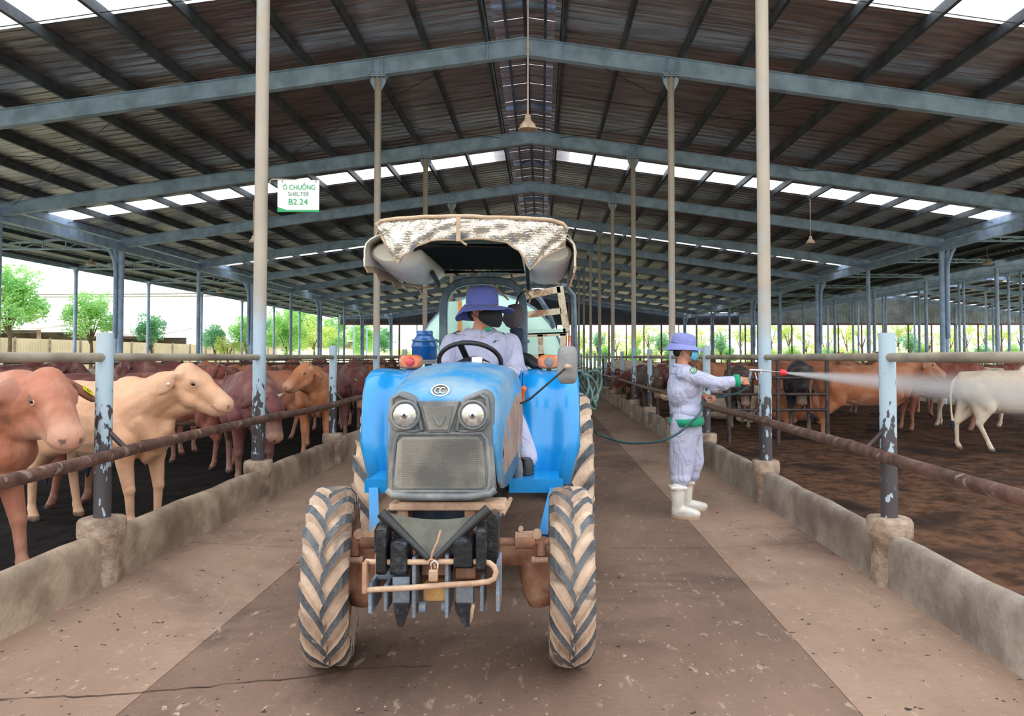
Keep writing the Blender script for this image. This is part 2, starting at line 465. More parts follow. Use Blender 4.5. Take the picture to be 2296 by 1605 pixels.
rows_ = []
for k in range(40):
    x = -2.35 + k * .047; y = 3.16 + .10 * mnoise.noise(Vector((x * 3, 1, 0))) + .012 * k + .02 * mnoise.noise(Vector((x * 14, 5, 0))); wd = .003 + .004 * mnoise.noise(Vector((x * 9, 2, 2)))
    z = .003 + max(0, (-1.72 - x) / 1.0) * .048
    rows_.append([(x, y - wd, z), (x, y + wd, z)])
B().sheet(rows_, .001).build('crack', pm('dark_crack', srgb(74, 57, 49), rough=.9), fl)
def pen_ground(x0, x1, mat, amp, near):
    b = B(); ysl = []; y = near
    while y < YEND: ysl.append(y); y += .06 + (max(y, 3) - 3) * .014
    n = 130; g = []
    for y in ysl:
        row = []
        for i in range(n + 1):
            t = i / n; t = t ** 1.6
            x = (x1 + (x0 - x1) * t) if x0 < -5 else (x0 + (x1 - x0) * t)
            z = mnoise.noise(Vector((x * 2.2, y * 2.2, 0))) * amp + mnoise.noise(Vector((x * 7, y * 7, 3))) * amp * .6 + mnoise.noise(Vector((x * 19, y * 19, 3))) * amp * .3
            row.append((x, y, .02 + z))
        g.append(row)
    b.loft(g, closed=False)
    return b
tag(weld(pen_ground(-12.9, -2.86, m_manureL, .025, 2.0).build('ground', m_manureL)), 'near black trampled manure bedding in the pen of red cattle', kind='structure')
tag(weld(pen_ground(2.30, 12.3, m_manureR, .03, 2.0).build('ground', m_manureR)), 'brown crumbly manure bedding in the pen being sprayed', kind='structure')

# ================================================================== kerb walls with pilasters
def kerb(xc, mat, side):
    """low feed kerb: rounded top, tapered wall per half bay, a pilaster at each post"""
    nm = 'left' if side < 0 else 'right'
    e = empty('wall_' + nm, (xc, 0, 0), kind='structure')
    ypo = [4.76 + BAY / 2 * k for k in range(-2, 24)]
    ypo = [y for y in ypo if y < YEND + .5]
    for i in range(len(ypo) - 1):
        a, c = ypo[i] + .07, ypo[i + 1] - .07
        hw = .055; zt = .36; prof = [(-.10, -.05), (-.065, .02), (-hw, .10), (-hw, zt - .06), (-hw * .8, zt - .02), (-hw * .4, zt), (hw * .4, zt), (hw * .8, zt - .02), (hw, zt - .06), (hw, -.05)]
        if side > 0: prof = [(-p[0], p[1]) for p in prof]
        n = 8; rings = []
        for k in range(n + 1):
            y = a + (c - a) * k / n; w_ = .006 * math.sin(k * 1.9 + i)
            rings.append([(xc - side * 0 + (p[0] * (-1 if False else 1)) * 1.0, y, p[1] + (w_ if p[1] > .2 else 0)) for p in ([(q[0] * (-side) * -1, q[1]) for q in prof] if False else [((-q[0]) if side < 0 else (-q[0]) * 1, q[1]) for q in prof])])
        B().loft(rings, sm=True).build('wall_panel', mat, e)
    for i, y in enumerate(ypo):
        tall = (i - 1) % 2 == 1
        r = .115; ht = .45
        bb = B(); sq = []
        for k in range(20):
            a = 2 * PI * k / 20; c_, s_ = math.cos(a), math.sin(a)
            q = (abs(c_) ** 4 + abs(s_) ** 4) ** -.25 * .6 + .4
            sq.append((c_ * q, s_ * q))
        rings = [[(xc + x * r * f * (.9 if z < .3 else 1), y + yy * r * f * (.9 if z < .3 else 1), z) for x, yy in sq] for f, z in ((1.0, -.05), (.98, .12), (.98, .29), (1.08, .34), (1.1, .36), (1.1, ht - .02), (1.02, ht), (.6, ht + .004))]
        bb.loft(rings, sm=True); bb.build('pilaster', m_pilas, e)
    return ypo
YPO = kerb(XL, m_conc, -1)
kerb(XRt, m_concg, 1)

# ================================================================== columns and posts
def tall_column(x, y, r, ztop, mat, zb=.42, cap=True, n=16):
    e = empty('steel_column', (x, y, 0))
    B().cyl((x, y, zb), (x, y, ztop), r, n).build('shaft', mat, e)
    if cap:
        bb = B(); bb.box((x, y, ztop + .01), (.3, .22, .02)); bb.box((x, y, ztop - .02), (.27, .2, .02))
        for sx_ in (-1, 1):
            bb.prism([(x + sx_ * r, y - .005, ztop - .25), (x + sx_ * r, y - .005, ztop - .03), (x + sx_ * .13, y - .005, ztop - .03), (x + sx_ * .13, y - .005, ztop - .1)], (0, .01, 0))
        bb.build('cap_plate', m_paint, e)
        bb = B()
        for sx_ in (-.11, -.04, .04, .11): bb.cyl((x + sx_, y - .08, ztop - .05), (x + sx_, y - .08, ztop + .04), .012, 6)
        bb.build('bolts', m_darkpipe, e)
    return e
NAMES = ['nearest', 'second', 'third', 'fourth', 'fifth', 'sixth', 'seventh', 'eighth', 'ninth', 'tenth', 'eleventh', 'twelfth']
for s, x in ((0, XL), (1, XRt)):
    for i, y in enumerate(FR[:-1]):
        e = tall_column(x, y, .062 if i < 1 else .056, roof_z(x) - .47, m_post)
        lab = ('tall round column on the feed kerb beside the black-floored pen' if s == 0 else 'tall round column on the feed kerb beside the sprayed pen')
        extra = {0: ', nearest the camera', 1: ', second along the row', 2: ', third along the row', 3: ', fourth along the row'}
        if i == 0: lab = 'tall dusty round column carrying the shelter sign' if s == 0 else 'tall dusty round column right behind the red spray nozzle'
        elif i == 1: lab = 'tall capped column just behind the tractor beside its foil canopy' if s == 0 else 'tall capped column standing directly behind the standing worker'
        elif i < 4: lab = lab + extra[i]
        else: lab = lab + ', one of the far ones near the building end'
        tag(e, lab, 'column', 'roof columns along the aisle')
def short_post(x, y, r=.05, ztop=1.6):
    bb = B(); bb.lathe((x, y, .42), (0, 0, 1), [(r, 0), (r, ztop - .42)], 16); return bb

def feed_fence(x, side):
    s = 'black-floored pen with red cattle' if side < 0 else 'brown pen being sprayed'
    e = empty('feed_fence', (x, 4.76, 0), 'pipe feed fence with peeling blue posts along the ' + s, 'fence')
    for k, y in enumerate([YPO[i] for i in range(len(YPO)) if abs(((YPO[i] - 7.37) / BAY) - round((YPO[i] - 7.37) / BAY)) > .2]):
        short_post(x, y).build('post', m_post, e)
    # top rails run from post to post
    ys_ = list(YPO)
    for i in range(len(ys_) - 1):
        B().cyl((x, ys_[i], 1.447), (x, ys_[i + 1], 1.447), .029, 12).build('top_rail', m_toprail, e)
    xr_ = x - side * .13
    # lower rail held out over the aisle
    segs = [-.4, 2.45, 5.05, 7.65, 10.3, 12.9, 18.1, 23.3, 33.7, 44, YEND]
    for i in range(len(segs) - 1):
        a, c = segs[i], segs[i + 1]; pts = []
        for k in range(7):
            t = k / 6; pts.append((xr_ + .012 * math.sin(t * PI) * (1 if i % 2 else -1), a + (c - a) * t, .865 - .018 * math.sin(t * PI) * (i % 2)))
        o = B().tube(pts, .036, 14).build('lower_rail', m_rust, e)
        B().cyl((xr_, c - .05, .865), (xr_, c + .02, .865), .040, 14).build('coupling', m_rust, o)
    for y in YPO[1:]:
        if y > 40: break
        B().cyl((x - side * .03, y, .985), (xr_, y + .02, .875), .016, 8).build('strut', m_darkpipe, e)
    return e
FENL = feed_fence(XL, -1); FENR = feed_fence(XRt, 1)

def cross_fence(x0, x1, y, label, npost=4, z=(.57, .83, 1.1)):
    e = empty('pen_divider', ((x0 + x1) / 2, y, 0), label, 'fence')
    for zz in z:
        B().cyl((x0, y, zz), (x1, y, zz), .024, 10).build('rail', m_darkpipe, e)
    for i in range(npost):
        x = x0 + (x1 - x0) * i / (npost - 1)
        B().cyl((x, y + .01, -.05), (x, y + .01, 1.4), .035, 10).build('post', m_darkpipe, e)
cross_fence(2.3, 4.75, 12.62, 'dark three-bar pen divider behind the worker and the nozzle column', 4)
cross_fence(-12.6, -2.9, 17.8, 'dark barred pen divider beyond the cream cow', 8, (.55, .97, 1.3))
cross_fence(-12.6, -2.9, 33.5, 'far dark pen divider among the distant red cattle', 8, (.55, .97, 1.3))
cross_fence(2.3, 12.0, 28.3, 'far dark pen divider behind the white cattle', 8)

# ================================================================== roof
def building(xr, name, fr, sheets_detail, e=None):
    e = e or empty(name, (xr, 0, 0), kind='structure')
    hw = 12.55
    # rafters (I beams)
    for i, y in enumerate(fr):
        for s in (-1, 1):
            bb = B()
            zt = lambda x: roof_z(xr + x, xr) - .17
            xe = s * (hw if name != 'x' else hw)
            def web(x0, x1, dz0, dz1, wy):
                bb.prism([(xr + x0, y - wy / 2, zt(x0) + dz0), (xr + x1, y - wy / 2, zt(x1) + dz0), (xr + x1, y - wy / 2, zt(x1) + dz1), (xr + x0, y - wy / 2, zt(x0) + dz1)], (0, wy, 0))
            web(0, xe, -.29, 0, .012); web(0, xe, -.012, 0, .14); web(0, xe, -.302, -.29, .14)
            for q in (s * .62, s * 2.38, s * 2.56):
                bb.box((xr + q, y, zt(q) - .15), (.012, .13, .28))
            weld(bb.build('rafter', m_paint, e))
    ya, yb = fr[0] - .55, fr[-1] + .3
    # purlins
    for s in (-1, 1):
        for k in range(13):
            x = xr + s * (.62 + k * 1.0); z = roof_z(x, xr)
            bb = B(); bb.box((x, (ya + yb) / 2, z - .095), (.008, yb - ya, .15)); bb.box((x + s * .025, (ya + yb) / 2, z - .022), (.055, yb - ya, .008)); bb.box((x + s * .025, (ya + yb) / 2, z - .168), (.055, yb - ya, .008)); bb.box((x + s * .05, (ya + yb) / 2, z - .155), (.006, yb - ya, .03))
            bb.build('purlin', m_purlin, e)
    # sheets: one per 1.044 m
    W = BAY / 5
    proto = {}
    for s in (-1, 1):
        for kind in ('sheet', 'sky'):
            x0, x1 = .5, hw + .35; bb = B(); rows = []
            prof = [(0, .0), (.03, .032), (.075, .032), (.105, 0)]
            us = []
            for r in range(4):
                for (u, h) in prof: us.append((r * .261 + u, h))
            us.append((W + .03, 0))
            n = 13
            for (u, h) in us:
                row = []
                for j in range(n + 1):
                    x = x0 + (x1 - x0) * j / n
                    hh = h if (kind == 'sky' or not sheets_detail) else h * .28 - (.012 * math.sin(PI * ((x - .62) % 1.0)) ** 2)
                    row.append((s * x, u - W / 2, -SL * x + hh))
                rows.append(row)
            bb.loft(rows, closed=False, sm=False)
            ob = bb.build('roof_sheet', m_foil if kind == 'sheet' else m_sky); proto[(s, kind)] = ob
    y = fr[0] - .5 * W * 1 + .0; y = ya + W / 2; k = 0
    y = 20.25 - 30 * W
    first = {}
    while y < yb:
        if y > ya:
            ph = ((y - (20.25)) / (2 * BAY)); sky = abs(ph - round(ph)) * 2 * BAY < W / 2
            for s in (-1, 1):
                key = (s, 'sky' if sky else 'sheet')
                o = bpy.data.objects.new('skylight_sheet' if sky else 'roof_sheet', proto[key].data); col.objects.link(o)
                o.parent = e; o.location = (0, y + .0, roof_z(xr, xr) + .003 * (k % 2))
        y += W; k += 1
    for p in proto.values(): bpy.data.objects.remove(p)
    return e
roof = building(XR, 'roof', FR[0:], True)
# sag rods and bracing wires
for i in range(0, 8):
    yb_ = FR[i] + BAY / 2
    for s in (-1, 1):
        B().cyl((XR + s * .6, yb_, roof_z(XR + .6) - .13), (XR + s * 12.6, yb_ + .1, roof_z(XR + 12.6) - .13), .008, 5).build('sag_rod', m_rod, roof)
for i in (1, 3):
    for s in (-1, 1):
        for (a, c) in ((.7, 6.4), (6.4, 12.2)):
            for fl_ in (0, 1):
                ya_, yb_ = (FR[i], FR[i + 1]) if fl_ else (FR[i + 1], FR[i])
                B().cyl((XR + s * a, ya_, roof_z(XR + a) - .24), (XR + s * c, yb_, roof_z(XR + c) - .24), .007, 5).build('brace_rod', m_rod, roof)
# ridge ventilator
def vent():
    e = empty('ridge_vent', (XR, FR[0], 6.9), 'long raised ridge vent with dark side walls along the roof peak', kind='structure')
    ya, yb = FR[0] - .55, YEND + .3
    n = int((yb - ya) / 1.05); W = (yb - ya) / n
    proto = None
    for s in (-1, 1):
        rows = []
        for r in range(5):
            for (u, h) in ((0, 0), (.04, .03), (.09, .03), (.13, 0)):
                if r * .261 + u < W + .02 or (r == 4 and u == 0): rows.append([(s * x, min(r * .261 + u, W + .04), .52 - .14 * x + h) for x in (0, .5, 1.1)])
        bb = B(); bb.loft(rows, closed=False, sm=False); p = bb.build('vent_sheet', m_foil)
        for k in range(n):
            o = inst(p, 'vent_sheet', (0, ya + k * W - FR[0], 0), e)
        bpy.data.objects.remove(p)
    for i, y in enumerate(FR):
        bb = B(); bb.bar((XR - .62, y, 7.0), (XR - .62, y, 7.34), .09, .09); bb.bar((XR + .62, y, 7.0), (XR + .62, y, 7.34), .09, .09)
        bb.bar((XR - .66, y, 7.32), (XR, y, 7.40), .09, .09); bb.bar((XR + .66, y, 7.32), (XR, y, 7.40), .09, .09)
        bb.build('vent_frame', m_paint, e)
    for s in (-1, 1):
        bb = B(); bb.box((XR + s * .60, (ya + yb) / 2, 6.93), (.02, yb - ya, .16)); bb.build('vent_trim', m_purlin, e)
        bb = B(); bb.box((XR + s * .35, (ya + yb) / 2, 7.33), (.05, yb - ya, .08)); bb.build('vent_purlin', m_purlin, e)
    bb = B(); bb.box((XR, (ya + yb) / 2, 7.30), (.06, yb - ya, .1)); bb.build('vent_ridge_beam', m_purlin, e)
vent()

# eaves: gutter and big eave columns
for s, x, nm in ((-1, EL, 'left'), (1, ER, 'right')):
    g = B(); L_ = YEND - FR[0] + 1
    z = roof_z(x) - .12
    for dz, dx, sx_, sz_ in ((0, 0, .02, .18), (-.09, s * .09, .2, .015), (-.02, s * .19, .015, .14)):
        g.box((x + dx + s * .1, FR[0] + L_ / 2 - .5, z + dz), (sx_, L_, sz_))
    tag(g.build('trim_1' if s < 0 else 'trim_2', m_paint, loc=(x, FR[0], z)), kind='structure')
    g = B(); g.box((x - s * .02, FR[0] + L_ / 2 - .5, z - .32), (.1, L_, .26)); tag(g.build('eave_beam', m_paint, loc=(x, FR[0], z)), 'long eave beam under the gutter on the ' + ('tree side' if s < 0 else 'dark lean-to side'), kind='structure')
for s, x in ((-1, EL), (1, ER)):
    for i, y in enumerate(FR):
        if i == 0: continue
        e = empty('eave_column', (x, y, 0))
        B().cyl((x, y, -.05), (x, y, roof_z(x) - .45), .085 if i % 2 else .07, 14).build('shaft', m_paint, e)
        if i % 2:
            for q in (0, 1):
                xx = x + s * (.42 + .0 * q); pts = [(x + s * .25, y + .12 - q * .34, 4.95), (x + s * .26, y + .12 - q * .34, 4.72), (x + s * (.2), y + .08 - q * .25, 4.55), (x + s * .13, y + .0 - q * .12, 4.3), (x + s * .12, y - q * .1, 4.0), (x + s * .12, y - q * .1, 2.0 if q else .3)]
                B().tube(pts, .055, 10).build('downpipe', m_paint, e)
        b_ = B(); b_.box((x, y, roof_z(x) - .44), (.3, .25, .03)); b_.build('cap_plate', m_paint, e)
        lab = ('blue grey eave column at the edge of the red cattle pen' if s < 0 else 'grey eave column at the far edge of the sprayed pen')
        tag(e, lab + (' with forked downpipes' if i % 2 else ', plain without downpipe') + (', ' + NAMES[(i + 1) // 2 - 1] + ' such' if i < 8 else ', far end of row'), 'column', 'eave columns')

# lean-to roofs beside both eaves with transverse trusses
def leanto(s, xin, xout, zin, zout, mat, nm):
    e = empty(nm, (xin, FR[0], zin), kind='structure')
    ya, yb = (FR[0] - 2 if s < 0 else FR[0] + 3), YEND
    n = int((yb - ya) / 1.04); bb = B(); rows = []
    k = 0; W = 1.04; pr = []
    for r in range(4):
        for (u, h) in ((0, 0), (.03, .03), (.08, .03), (.11, 0)): pr.append((r * .26 + u, h))
    pr.append((W + .02, 0))
    bb.loft([[(xin - s * .0, u, zin + h), ((xin + xout) / 2, u, (zin + zout) / 2 + h), (xout + s * .4, u, zout - .03 + h)] for u, h in pr], closed=False, sm=False)
    p = bb.build('lean_to_sheet', mat)
    for k in range(n): inst(p, 'lean_to_sheet', (-xin, ya + k * W - FR[0], -zin + .003 * (k % 2)), e)
    bpy.data.objects.remove(p)
    for k in range(5):
        t = k / 4; x = xin + (xout - xin) * t; z = zin + (zout - zin) * t - .08
        B().box((x, (ya + yb) / 2, z), (.06, yb - ya, .12)).build('purlin', m_purlin, e)
    B().box((xout + s * .42, (ya + yb) / 2, zout - .1), (.04, yb - ya, .2)).build('fascia', m_paint, e)
    for i, y in enumerate(FR):
        y2 = y + (BAY * 0)
        bb = B(); zb = zout - .22; zt0, zt1 = zin - .16, zout - .12
        bb.bar((xin, y2, zt0), (xout, y2, zt1), .06, .06); bb.bar((xin, y2, zb), (xout, y2, zb), .05, .05)
        m_ = 6
        for k in range(m_ + 1):
            t = k / m_; x = xin + (xout - xin) * t; zt_ = zt0 + (zt1 - zt0) * t
            bb.bar((x, y2, zb), (x, y2, zt_), .03, .03)
            if k < m_:
                x2 = xin + (xout - xin) * (k + 1) / m_; zt2 = zt0 + (zt1 - zt0) * (k + 1) / m_
                bb.bar((x, y2, zt_ if k % 2 else zb), (x2, y2, zb if k % 2 else zt2), .022, .022)
        bb.build('truss', m_paint, e)
    # longitudinal lattice beam at the eave
    bb = B(); x = xin + s * .35; z1, z2 = zin - .12, zout - .2; L0 = FR[0]
    bb.bar((x, ya, z1), (x, yb, z1), .04, .04); bb.bar((x, ya, z2), (x, yb, z2), .04, .04)
    y = ya; k = 0
    while y < yb:
        bb.bar((x, y, z1), (x, y, z2), .025, .025); bb.bar((x, y, z1 if k % 2 else z2), (x, y + 1.3, z2 if k % 2 else z1), .02, .02); y += 1.3; k += 1
    bb.build('lattice_beam', m_paint, e)
    return e
leanto(-1, -13.1, -17.3, 5.30, 4.95, m_plainroof, 'lean_to_roof')
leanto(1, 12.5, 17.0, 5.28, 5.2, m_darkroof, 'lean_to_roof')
for i in range(1, 12):
    y = 28.1 + BAY * (i - 2)
    e = empty('slender_column', (-17.3, y, 0))
    B().cyl((-17.3, y, -.05), (-17.3, y, 4.75), .065, 12).build('shaft', m_paint, e)
    bb = B(); bb.box((-17.3, y, 4.74), (.3, .3, .03)); bb.lathe((-17.3, y, 4.55), (0, 0, 1), [(.065, 0), (.12, .18)], 12); bb.build('cap_plate', m_paint, e)
    tag(e, 'slender pale column of the lean-to in front of the cream fence and trees', 'column', 'outer columns of the lean-to')

# end wall gable above the far openings and its posts
def gable(xr, x0, x1, y, ztop_open, nm, col_m):
    e = empty(nm, (xr, y, 0), kind='structure')
    W = .25; x = x0; k = 0
    bb = B(); fs = []
    pts = []
    n = int((x1 - x0) / .125)
    top = []; bot = []
    for i in range(n + 1):
        xx = x0 + (x1 - x0) * i / n; yy = y + (.03 if (i // 1) % 2 else 0)
        bot.append((xx, yy, ztop_open)); top.append((xx, yy, max(ztop_open + .05, (roof_z(xx, xr) if abs(xx - xr) < 12.6 else 5.2) + .02)))
    bb.loft([bot, top], closed=False, sm=False); bb.build('gable_sheet', col_m, e)
    B().box(((x0 + x1) / 2, y, ztop_open), (x1 - x0, .12, .14)).build('lintel_beam', m_rust, e)
    return e
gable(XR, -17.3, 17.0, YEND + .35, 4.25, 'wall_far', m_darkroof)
for i in range(17):
    x = -12.2 + i * 1.5
    if x > 12.5: break
    o = B().bar((x, YEND + .3, -.05), (x, YEND + .3, 4.3), .14 if i % 3 == 0 else .08, .1, up=(0, 1, 0)).build('end_post', m_rust, loc=(x, YEND + .3, 0))
    tag(o, lm('thin rusty far end post,', pxof(x, YEND + .3)), 'post', 'posts of the far end openings')

# the neighbouring shed beyond the dark lean-to
X2 = 29.5
FR2 = [FR[0] + BAY * k for k in range(3, 12)]
roof2 = building(X2, 'neighbour_roof', FR2, False)
gable(X2, 17.0, 42.2, YEND + .35, 4.25, 'wall_far_neighbour', m_plainroof)
for x in (17.0, 24.5, 27.1, 31.9, 35.5, 42.0):
    for i, y in enumerate(FR2):
        if i % 1: continue
        e = B().cyl((x, y, -.05), (x, y, roof_z(x, X2) - .45), .075, 10).build('shed_column', m_paint, loc=(x, y, 0))
        tag(e, 'thin column of the neighbouring shed beyond the sprayed pen', 'column', 'columns of the neighbouring shed')
for i in range(13):
    x = 17.5 + i * 2
    o = B().bar((x, YEND + .3, -.05), (x, YEND + .3, 4.3), .1, .1, up=(0, 1, 0)).build('end_post', m_rust, loc=(x, YEND + .3, 0))
    tag(o, lm('neighbouring shed far end post,', pxof(x, YEND + .3)), 'post', 'posts of the neighbouring far end')
# ================================================================== tractor
TX = -0.43
m_blue = pm('tractor_blue_enamel', srgb(8, 142, 218), srgb(24, 150, 220), 4, .28, 0, .02, 30, coat=.5)
m_hood = pm('dusty_blue_hood', srgb(44, 136, 192), srgb(136, 160, 172), 4.2, .42, 0, .03, 30, lo=.38, hi=.68, coat=.25)
m_bezel = pm('dusty_grey_plastic', srgb(98, 102, 106), srgb(140, 138, 134), 6, .55, 0, .08, 80, lo=.42, hi=.66)
m_mesh = pm('dusty_grille_mesh', srgb(112, 110, 106), srgb(152, 146, 136), 4, .75, 0, .2, 120)
m_black = pm('black_enamel', srgb(30, 32, 36), srgb(70, 74, 80), 16, .28, .1, .15, 50, lo=.55, hi=.7)
m_rubblack = pm('black_plastic', srgb(28, 28, 30), srgb(44, 44, 46), 10, .45)
m_tyre = pm('dusty_tyre_rubber', srgb(212, 188, 166), srgb(186, 162, 142), 9, .9, 0, .25, 60, c3=srgb(120, 108, 98), scale3=7, lo3=.58, hi3=.72)
m_lug = pm('bare_lug_rubber', srgb(98, 100, 104), srgb(70, 72, 76), 14, .75, 0, .3, 70, c3=srgb(170, 150, 132), scale3=16, lo3=.64, hi3=.7)
m_mud = pm('dusty_brown_casting', srgb(156, 108, 84), srgb(186, 148, 122), 7, .8, 0, .3, 40, lo=.4, hi=.65, c3=srgb(108, 74, 60), scale3=5, lo3=.52, hi3=.7)
m_mudpale = pm('dusty_beige_steel', srgb(200, 168, 142), srgb(166, 132, 108), 8, .8, 0, .2, 40)
m_yel = pm('worn_yellow_paint', srgb(204, 160, 96), srgb(182, 130, 84), 9, .75, 0, .3, 60)
m_worn = pm('worn_blue_grey_steel', srgb(130, 146, 164), srgb(108, 112, 118), 7, .55, .1, .3, 60, c3=srgb(160, 130, 112), scale3=8, lo3=.58, hi3=.66)
m_glass = pm('headlight_glass', srgb(225, 228, 230), rough=.12, metal=.0, spec=.8, coat=1)
m_chrome = pm('chrome', (.8, .8, .82), rough=.12, metal=1)
m_reflector = pm('headlight_reflector', (.78, .78, .79), srgb(170, 170, 172), 30, .22, .7, .08, 60)
m_orange = pm('orange_lens', srgb(226, 130, 82), srgb(200, 112, 70), 8, .3, coat=.6)
m_redlens = pm('red_lens', srgb(216, 64, 70), rough=.3, coat=.6)
m_oranplas = pm('orange_plastic', srgb(240, 106, 40), rough=.4)
m_mirror = pm('grey_mirror_shell', srgb(142, 140, 138), srgb(124, 122, 122), 6, .55, 0, .08, 60)
m_rops = pm('dark_blue_steel_tube', srgb(66, 86, 104), srgb(96, 112, 124), 9, .35, .2, .06, 40)
m_white = pm('white_fibreglass', srgb(226, 218, 204), srgb(206, 194, 178), 3, .45, 0, .04, 20)
m_liner = pm('black_canopy_liner', srgb(8, 8, 11), rough=.9, spec=.08)
m_tanfab = pm('tan_fabric_edge', srgb(200, 172, 146), srgb(178, 150, 126), 10, .9, 0, .2, 80)
m_rope = pm('beige_rope', srgb(200, 176, 148), srgb(170, 146, 120), 40, .9)
m_paleframe = pm('flaking_pale_frame', srgb(200, 186, 160), srgb(150, 110, 84), 8, .8, 0, .3, 60, lo=.5, hi=.62)
m_tank = pm('pale_green_tank', srgb(170, 208, 194), srgb(186, 216, 204), 2, .4, 0, .02, 10)
def foilblanket():
    m = pm('silver_bubble_foil', srgb(214, 208, 200), srgb(186, 176, 166), 4, .34, .8)
    n = m.node_tree; N = n.nodes; L = n.links; b = N['Principled BSDF']
    g = N.new('ShaderNodeNewGeometry'); v = N.new('ShaderNodeTexVoronoi'); v.inputs['Scale'].default_value = 75; v.inputs['Randomness'].default_value = .25
    z = N.new('ShaderNodeTexNoise'); z.inputs['Scale'].default_value = 9; z.inputs['Detail'].default_value = 4; z.inputs['Distortion'].default_value = 1.0
    L.new(g.outputs['Position'], v.inputs['Vector']); L.new(g.outputs['Position'], z.inputs['Vector'])
    b1 = N.new('ShaderNodeBump'); b1.inputs['Strength'].default_value = .5; b1.inputs['Distance'].default_value = .006; b1.invert = True; L.new(v.outputs['Distance'], b1.inputs['Height'])
    b2 = N.new('ShaderNodeBump'); b2.inputs['Strength'].default_value = .8; b2.inputs['Distance'].default_value = .04; L.new(z.outputs['Fac'], b2.inputs['Height']); L.new(b1.outputs[0], b2.inputs['Normal'])
    L.new(b2.outputs[0], b.inputs['Normal']); return m
m_foilb = foilblanket()

tr = empty('tractor', (TX, 4.5, 0), 'blue compact tractor with a foil-covered canopy standing in the aisle', 'tractor')

def make_wheel(name, cx, cy, R, hw, nl, yaw, rimr, lugw, delta, side):
    """side: +1 when the outer face of the wheel points to +X"""
    e = empty(name, (cx - TX, cy - 4.5, R), parent=tr)
    c = Vector((cx, cy, R))
    e.rotation_euler.z = yaw
    lh = .034; Rc = R - lh
    prof = [(-hw * .72, rimr), (-hw * .9, rimr + .01), (-hw * .97, rimr + (Rc - rimr) * .35), (-hw * 1.0, rimr + (Rc - rimr) * .62), (-hw * .93, Rc - .035), (-hw * .7, Rc - .014), (-hw * .3, Rc - .003), (0, Rc), (hw * .3, Rc - .003), (hw * .7, Rc - .014), (hw * .93, Rc - .035), (hw * 1.0, rimr + (Rc - rimr) * .62), (hw * .97, rimr + (Rc - rimr) * .35), (hw * .9, rimr + .01), (hw * .72, rimr)]
    B().lathe(c, (1, 0, 0), [(r, x) for x, r in prof], 48).build('tyre', m_tyre, e)
    b = B()
    def rad(x): t = abs(x) / hw; return Rc - .003 * (t > .2) - .03 * max(0, (t - .55) / .45) ** 2
    for sd in (-1, 1):
        for k in range(nl):
            th0 = 2 * PI * (k + (.5 if sd > 0 else 0)) / nl
            st = []
            for j in range(6):
                t = j / 5; x = sd * hw * (-.08 + 1.08 * t) ; th = th0 + delta * (t ** .8)
                r = rad(x); wd = lugw * (1.15 - .25 * math.sin(t * PI)) / R
                ro = r + lh * (1 if t < .9 else .75)
                def pt(xx, thh, rr): return c + Vector((xx, -math.cos(thh) * rr, math.sin(thh) * rr))
                st.append((pt(x, th - wd * .62, r - .01), pt(x, th - wd * .42, ro), pt(x, th + wd * .42, ro), pt(x, th + wd * .62, r - .01)))
            # end that wraps down the shoulder
            t = 1.0; x = sd * hw * 1.015; th = th0 + delta * 1.08; r = Rc - .075; wd = lugw * .8 / R
            st.append((pt(x - sd * .012, th - wd * .5, r), pt(x, th - wd * .4, r + .012), pt(x, th + wd * .4, r + .012), pt(x - sd * .012, th + wd * .5, r)))
            vs = [p for s_ in st for p in s_]
            m = len(st)
            for i in range(m - 1):
                a = i * 4
                f = [(a, a + 4, a + 5, a + 1), (a + 2, a + 6, a + 7, a + 3)]
                b.add(vs, f, 0); b.add(vs, [(a + 1, a + 5, a + 6, a + 2)], 1)
            b.add(vs, [(0, 1, 2, 3), (m * 4 - 1, m * 4 - 2, m * 4 - 3, m * 4 - 4)], 0)
    o = b.build('tread', [m_tyre, m_lug], e); weld(o)
    # rim: dish set to the outer side
    s = side
    b = B(); b.lathe(c, (s, 0, 0), [(rimr + .012, -hw * .75), (rimr, -hw * .7), (rimr - .035, -hw * .45), (rimr - .05, -.01), (rimr - .045, hw * .3), (rimr - .02, hw * .6), (rimr + .014, hw * .76), (rimr + .012, hw * .8), (rimr - .03, hw * .62), (rimr - .06, hw * .3), (rimr * .55, hw * .12), (rimr * .35, hw * .2), (.02, hw * .2), (.02, hw * .1), (rimr * .5, hw * .0), (rimr - .07, -.02), (rimr - .05, -hw * .4), (rimr - .012, -hw * .7)], 32)
    b.build('rim', m_mud, e)
    b = B(); b.lathe(c, (s, 0, 0), [(.085, -.12), (.085, .02), (.06, .05), (.03, .06)], 16)
    for k in range(6):
        a = 2 * PI * k / 6; b.cyl(c + Vector((s * hw * .1, math.cos(a) * .1, math.sin(a) * .1)), c + Vector((s * hw * .32, math.cos(a) * .1, math.sin(a) * .1)), .012, 6)
    b.build('hub', m_mud, e)
    return e
fw2 = make_wheel('front_wheel', .137, 3.66, .413, .100, 18, 0, .235, .066, .44, 1); tag(fw2, 'front wheel pointing straight ahead')
fw1 = make_wheel('front_wheel', -.997, 3.66, .413, .104, 18, 0, .235, .066, .44, -1); tag(fw1, 'front wheel steered inwards showing its dusty rim')
fw1.rotation_euler.z = -math.radians(-9)
# children were laid out in world axes about the wheel centre, so the yaw turns them about it
rw2 = make_wheel('rear_wheel', .195, 5.35, .60, .142, 19, 0, .33, .084, .34, 1)
rw1 = make_wheel('rear_wheel', -1.055, 5.35, .60, .142, 19, 0, .33, .084, .34, -1)

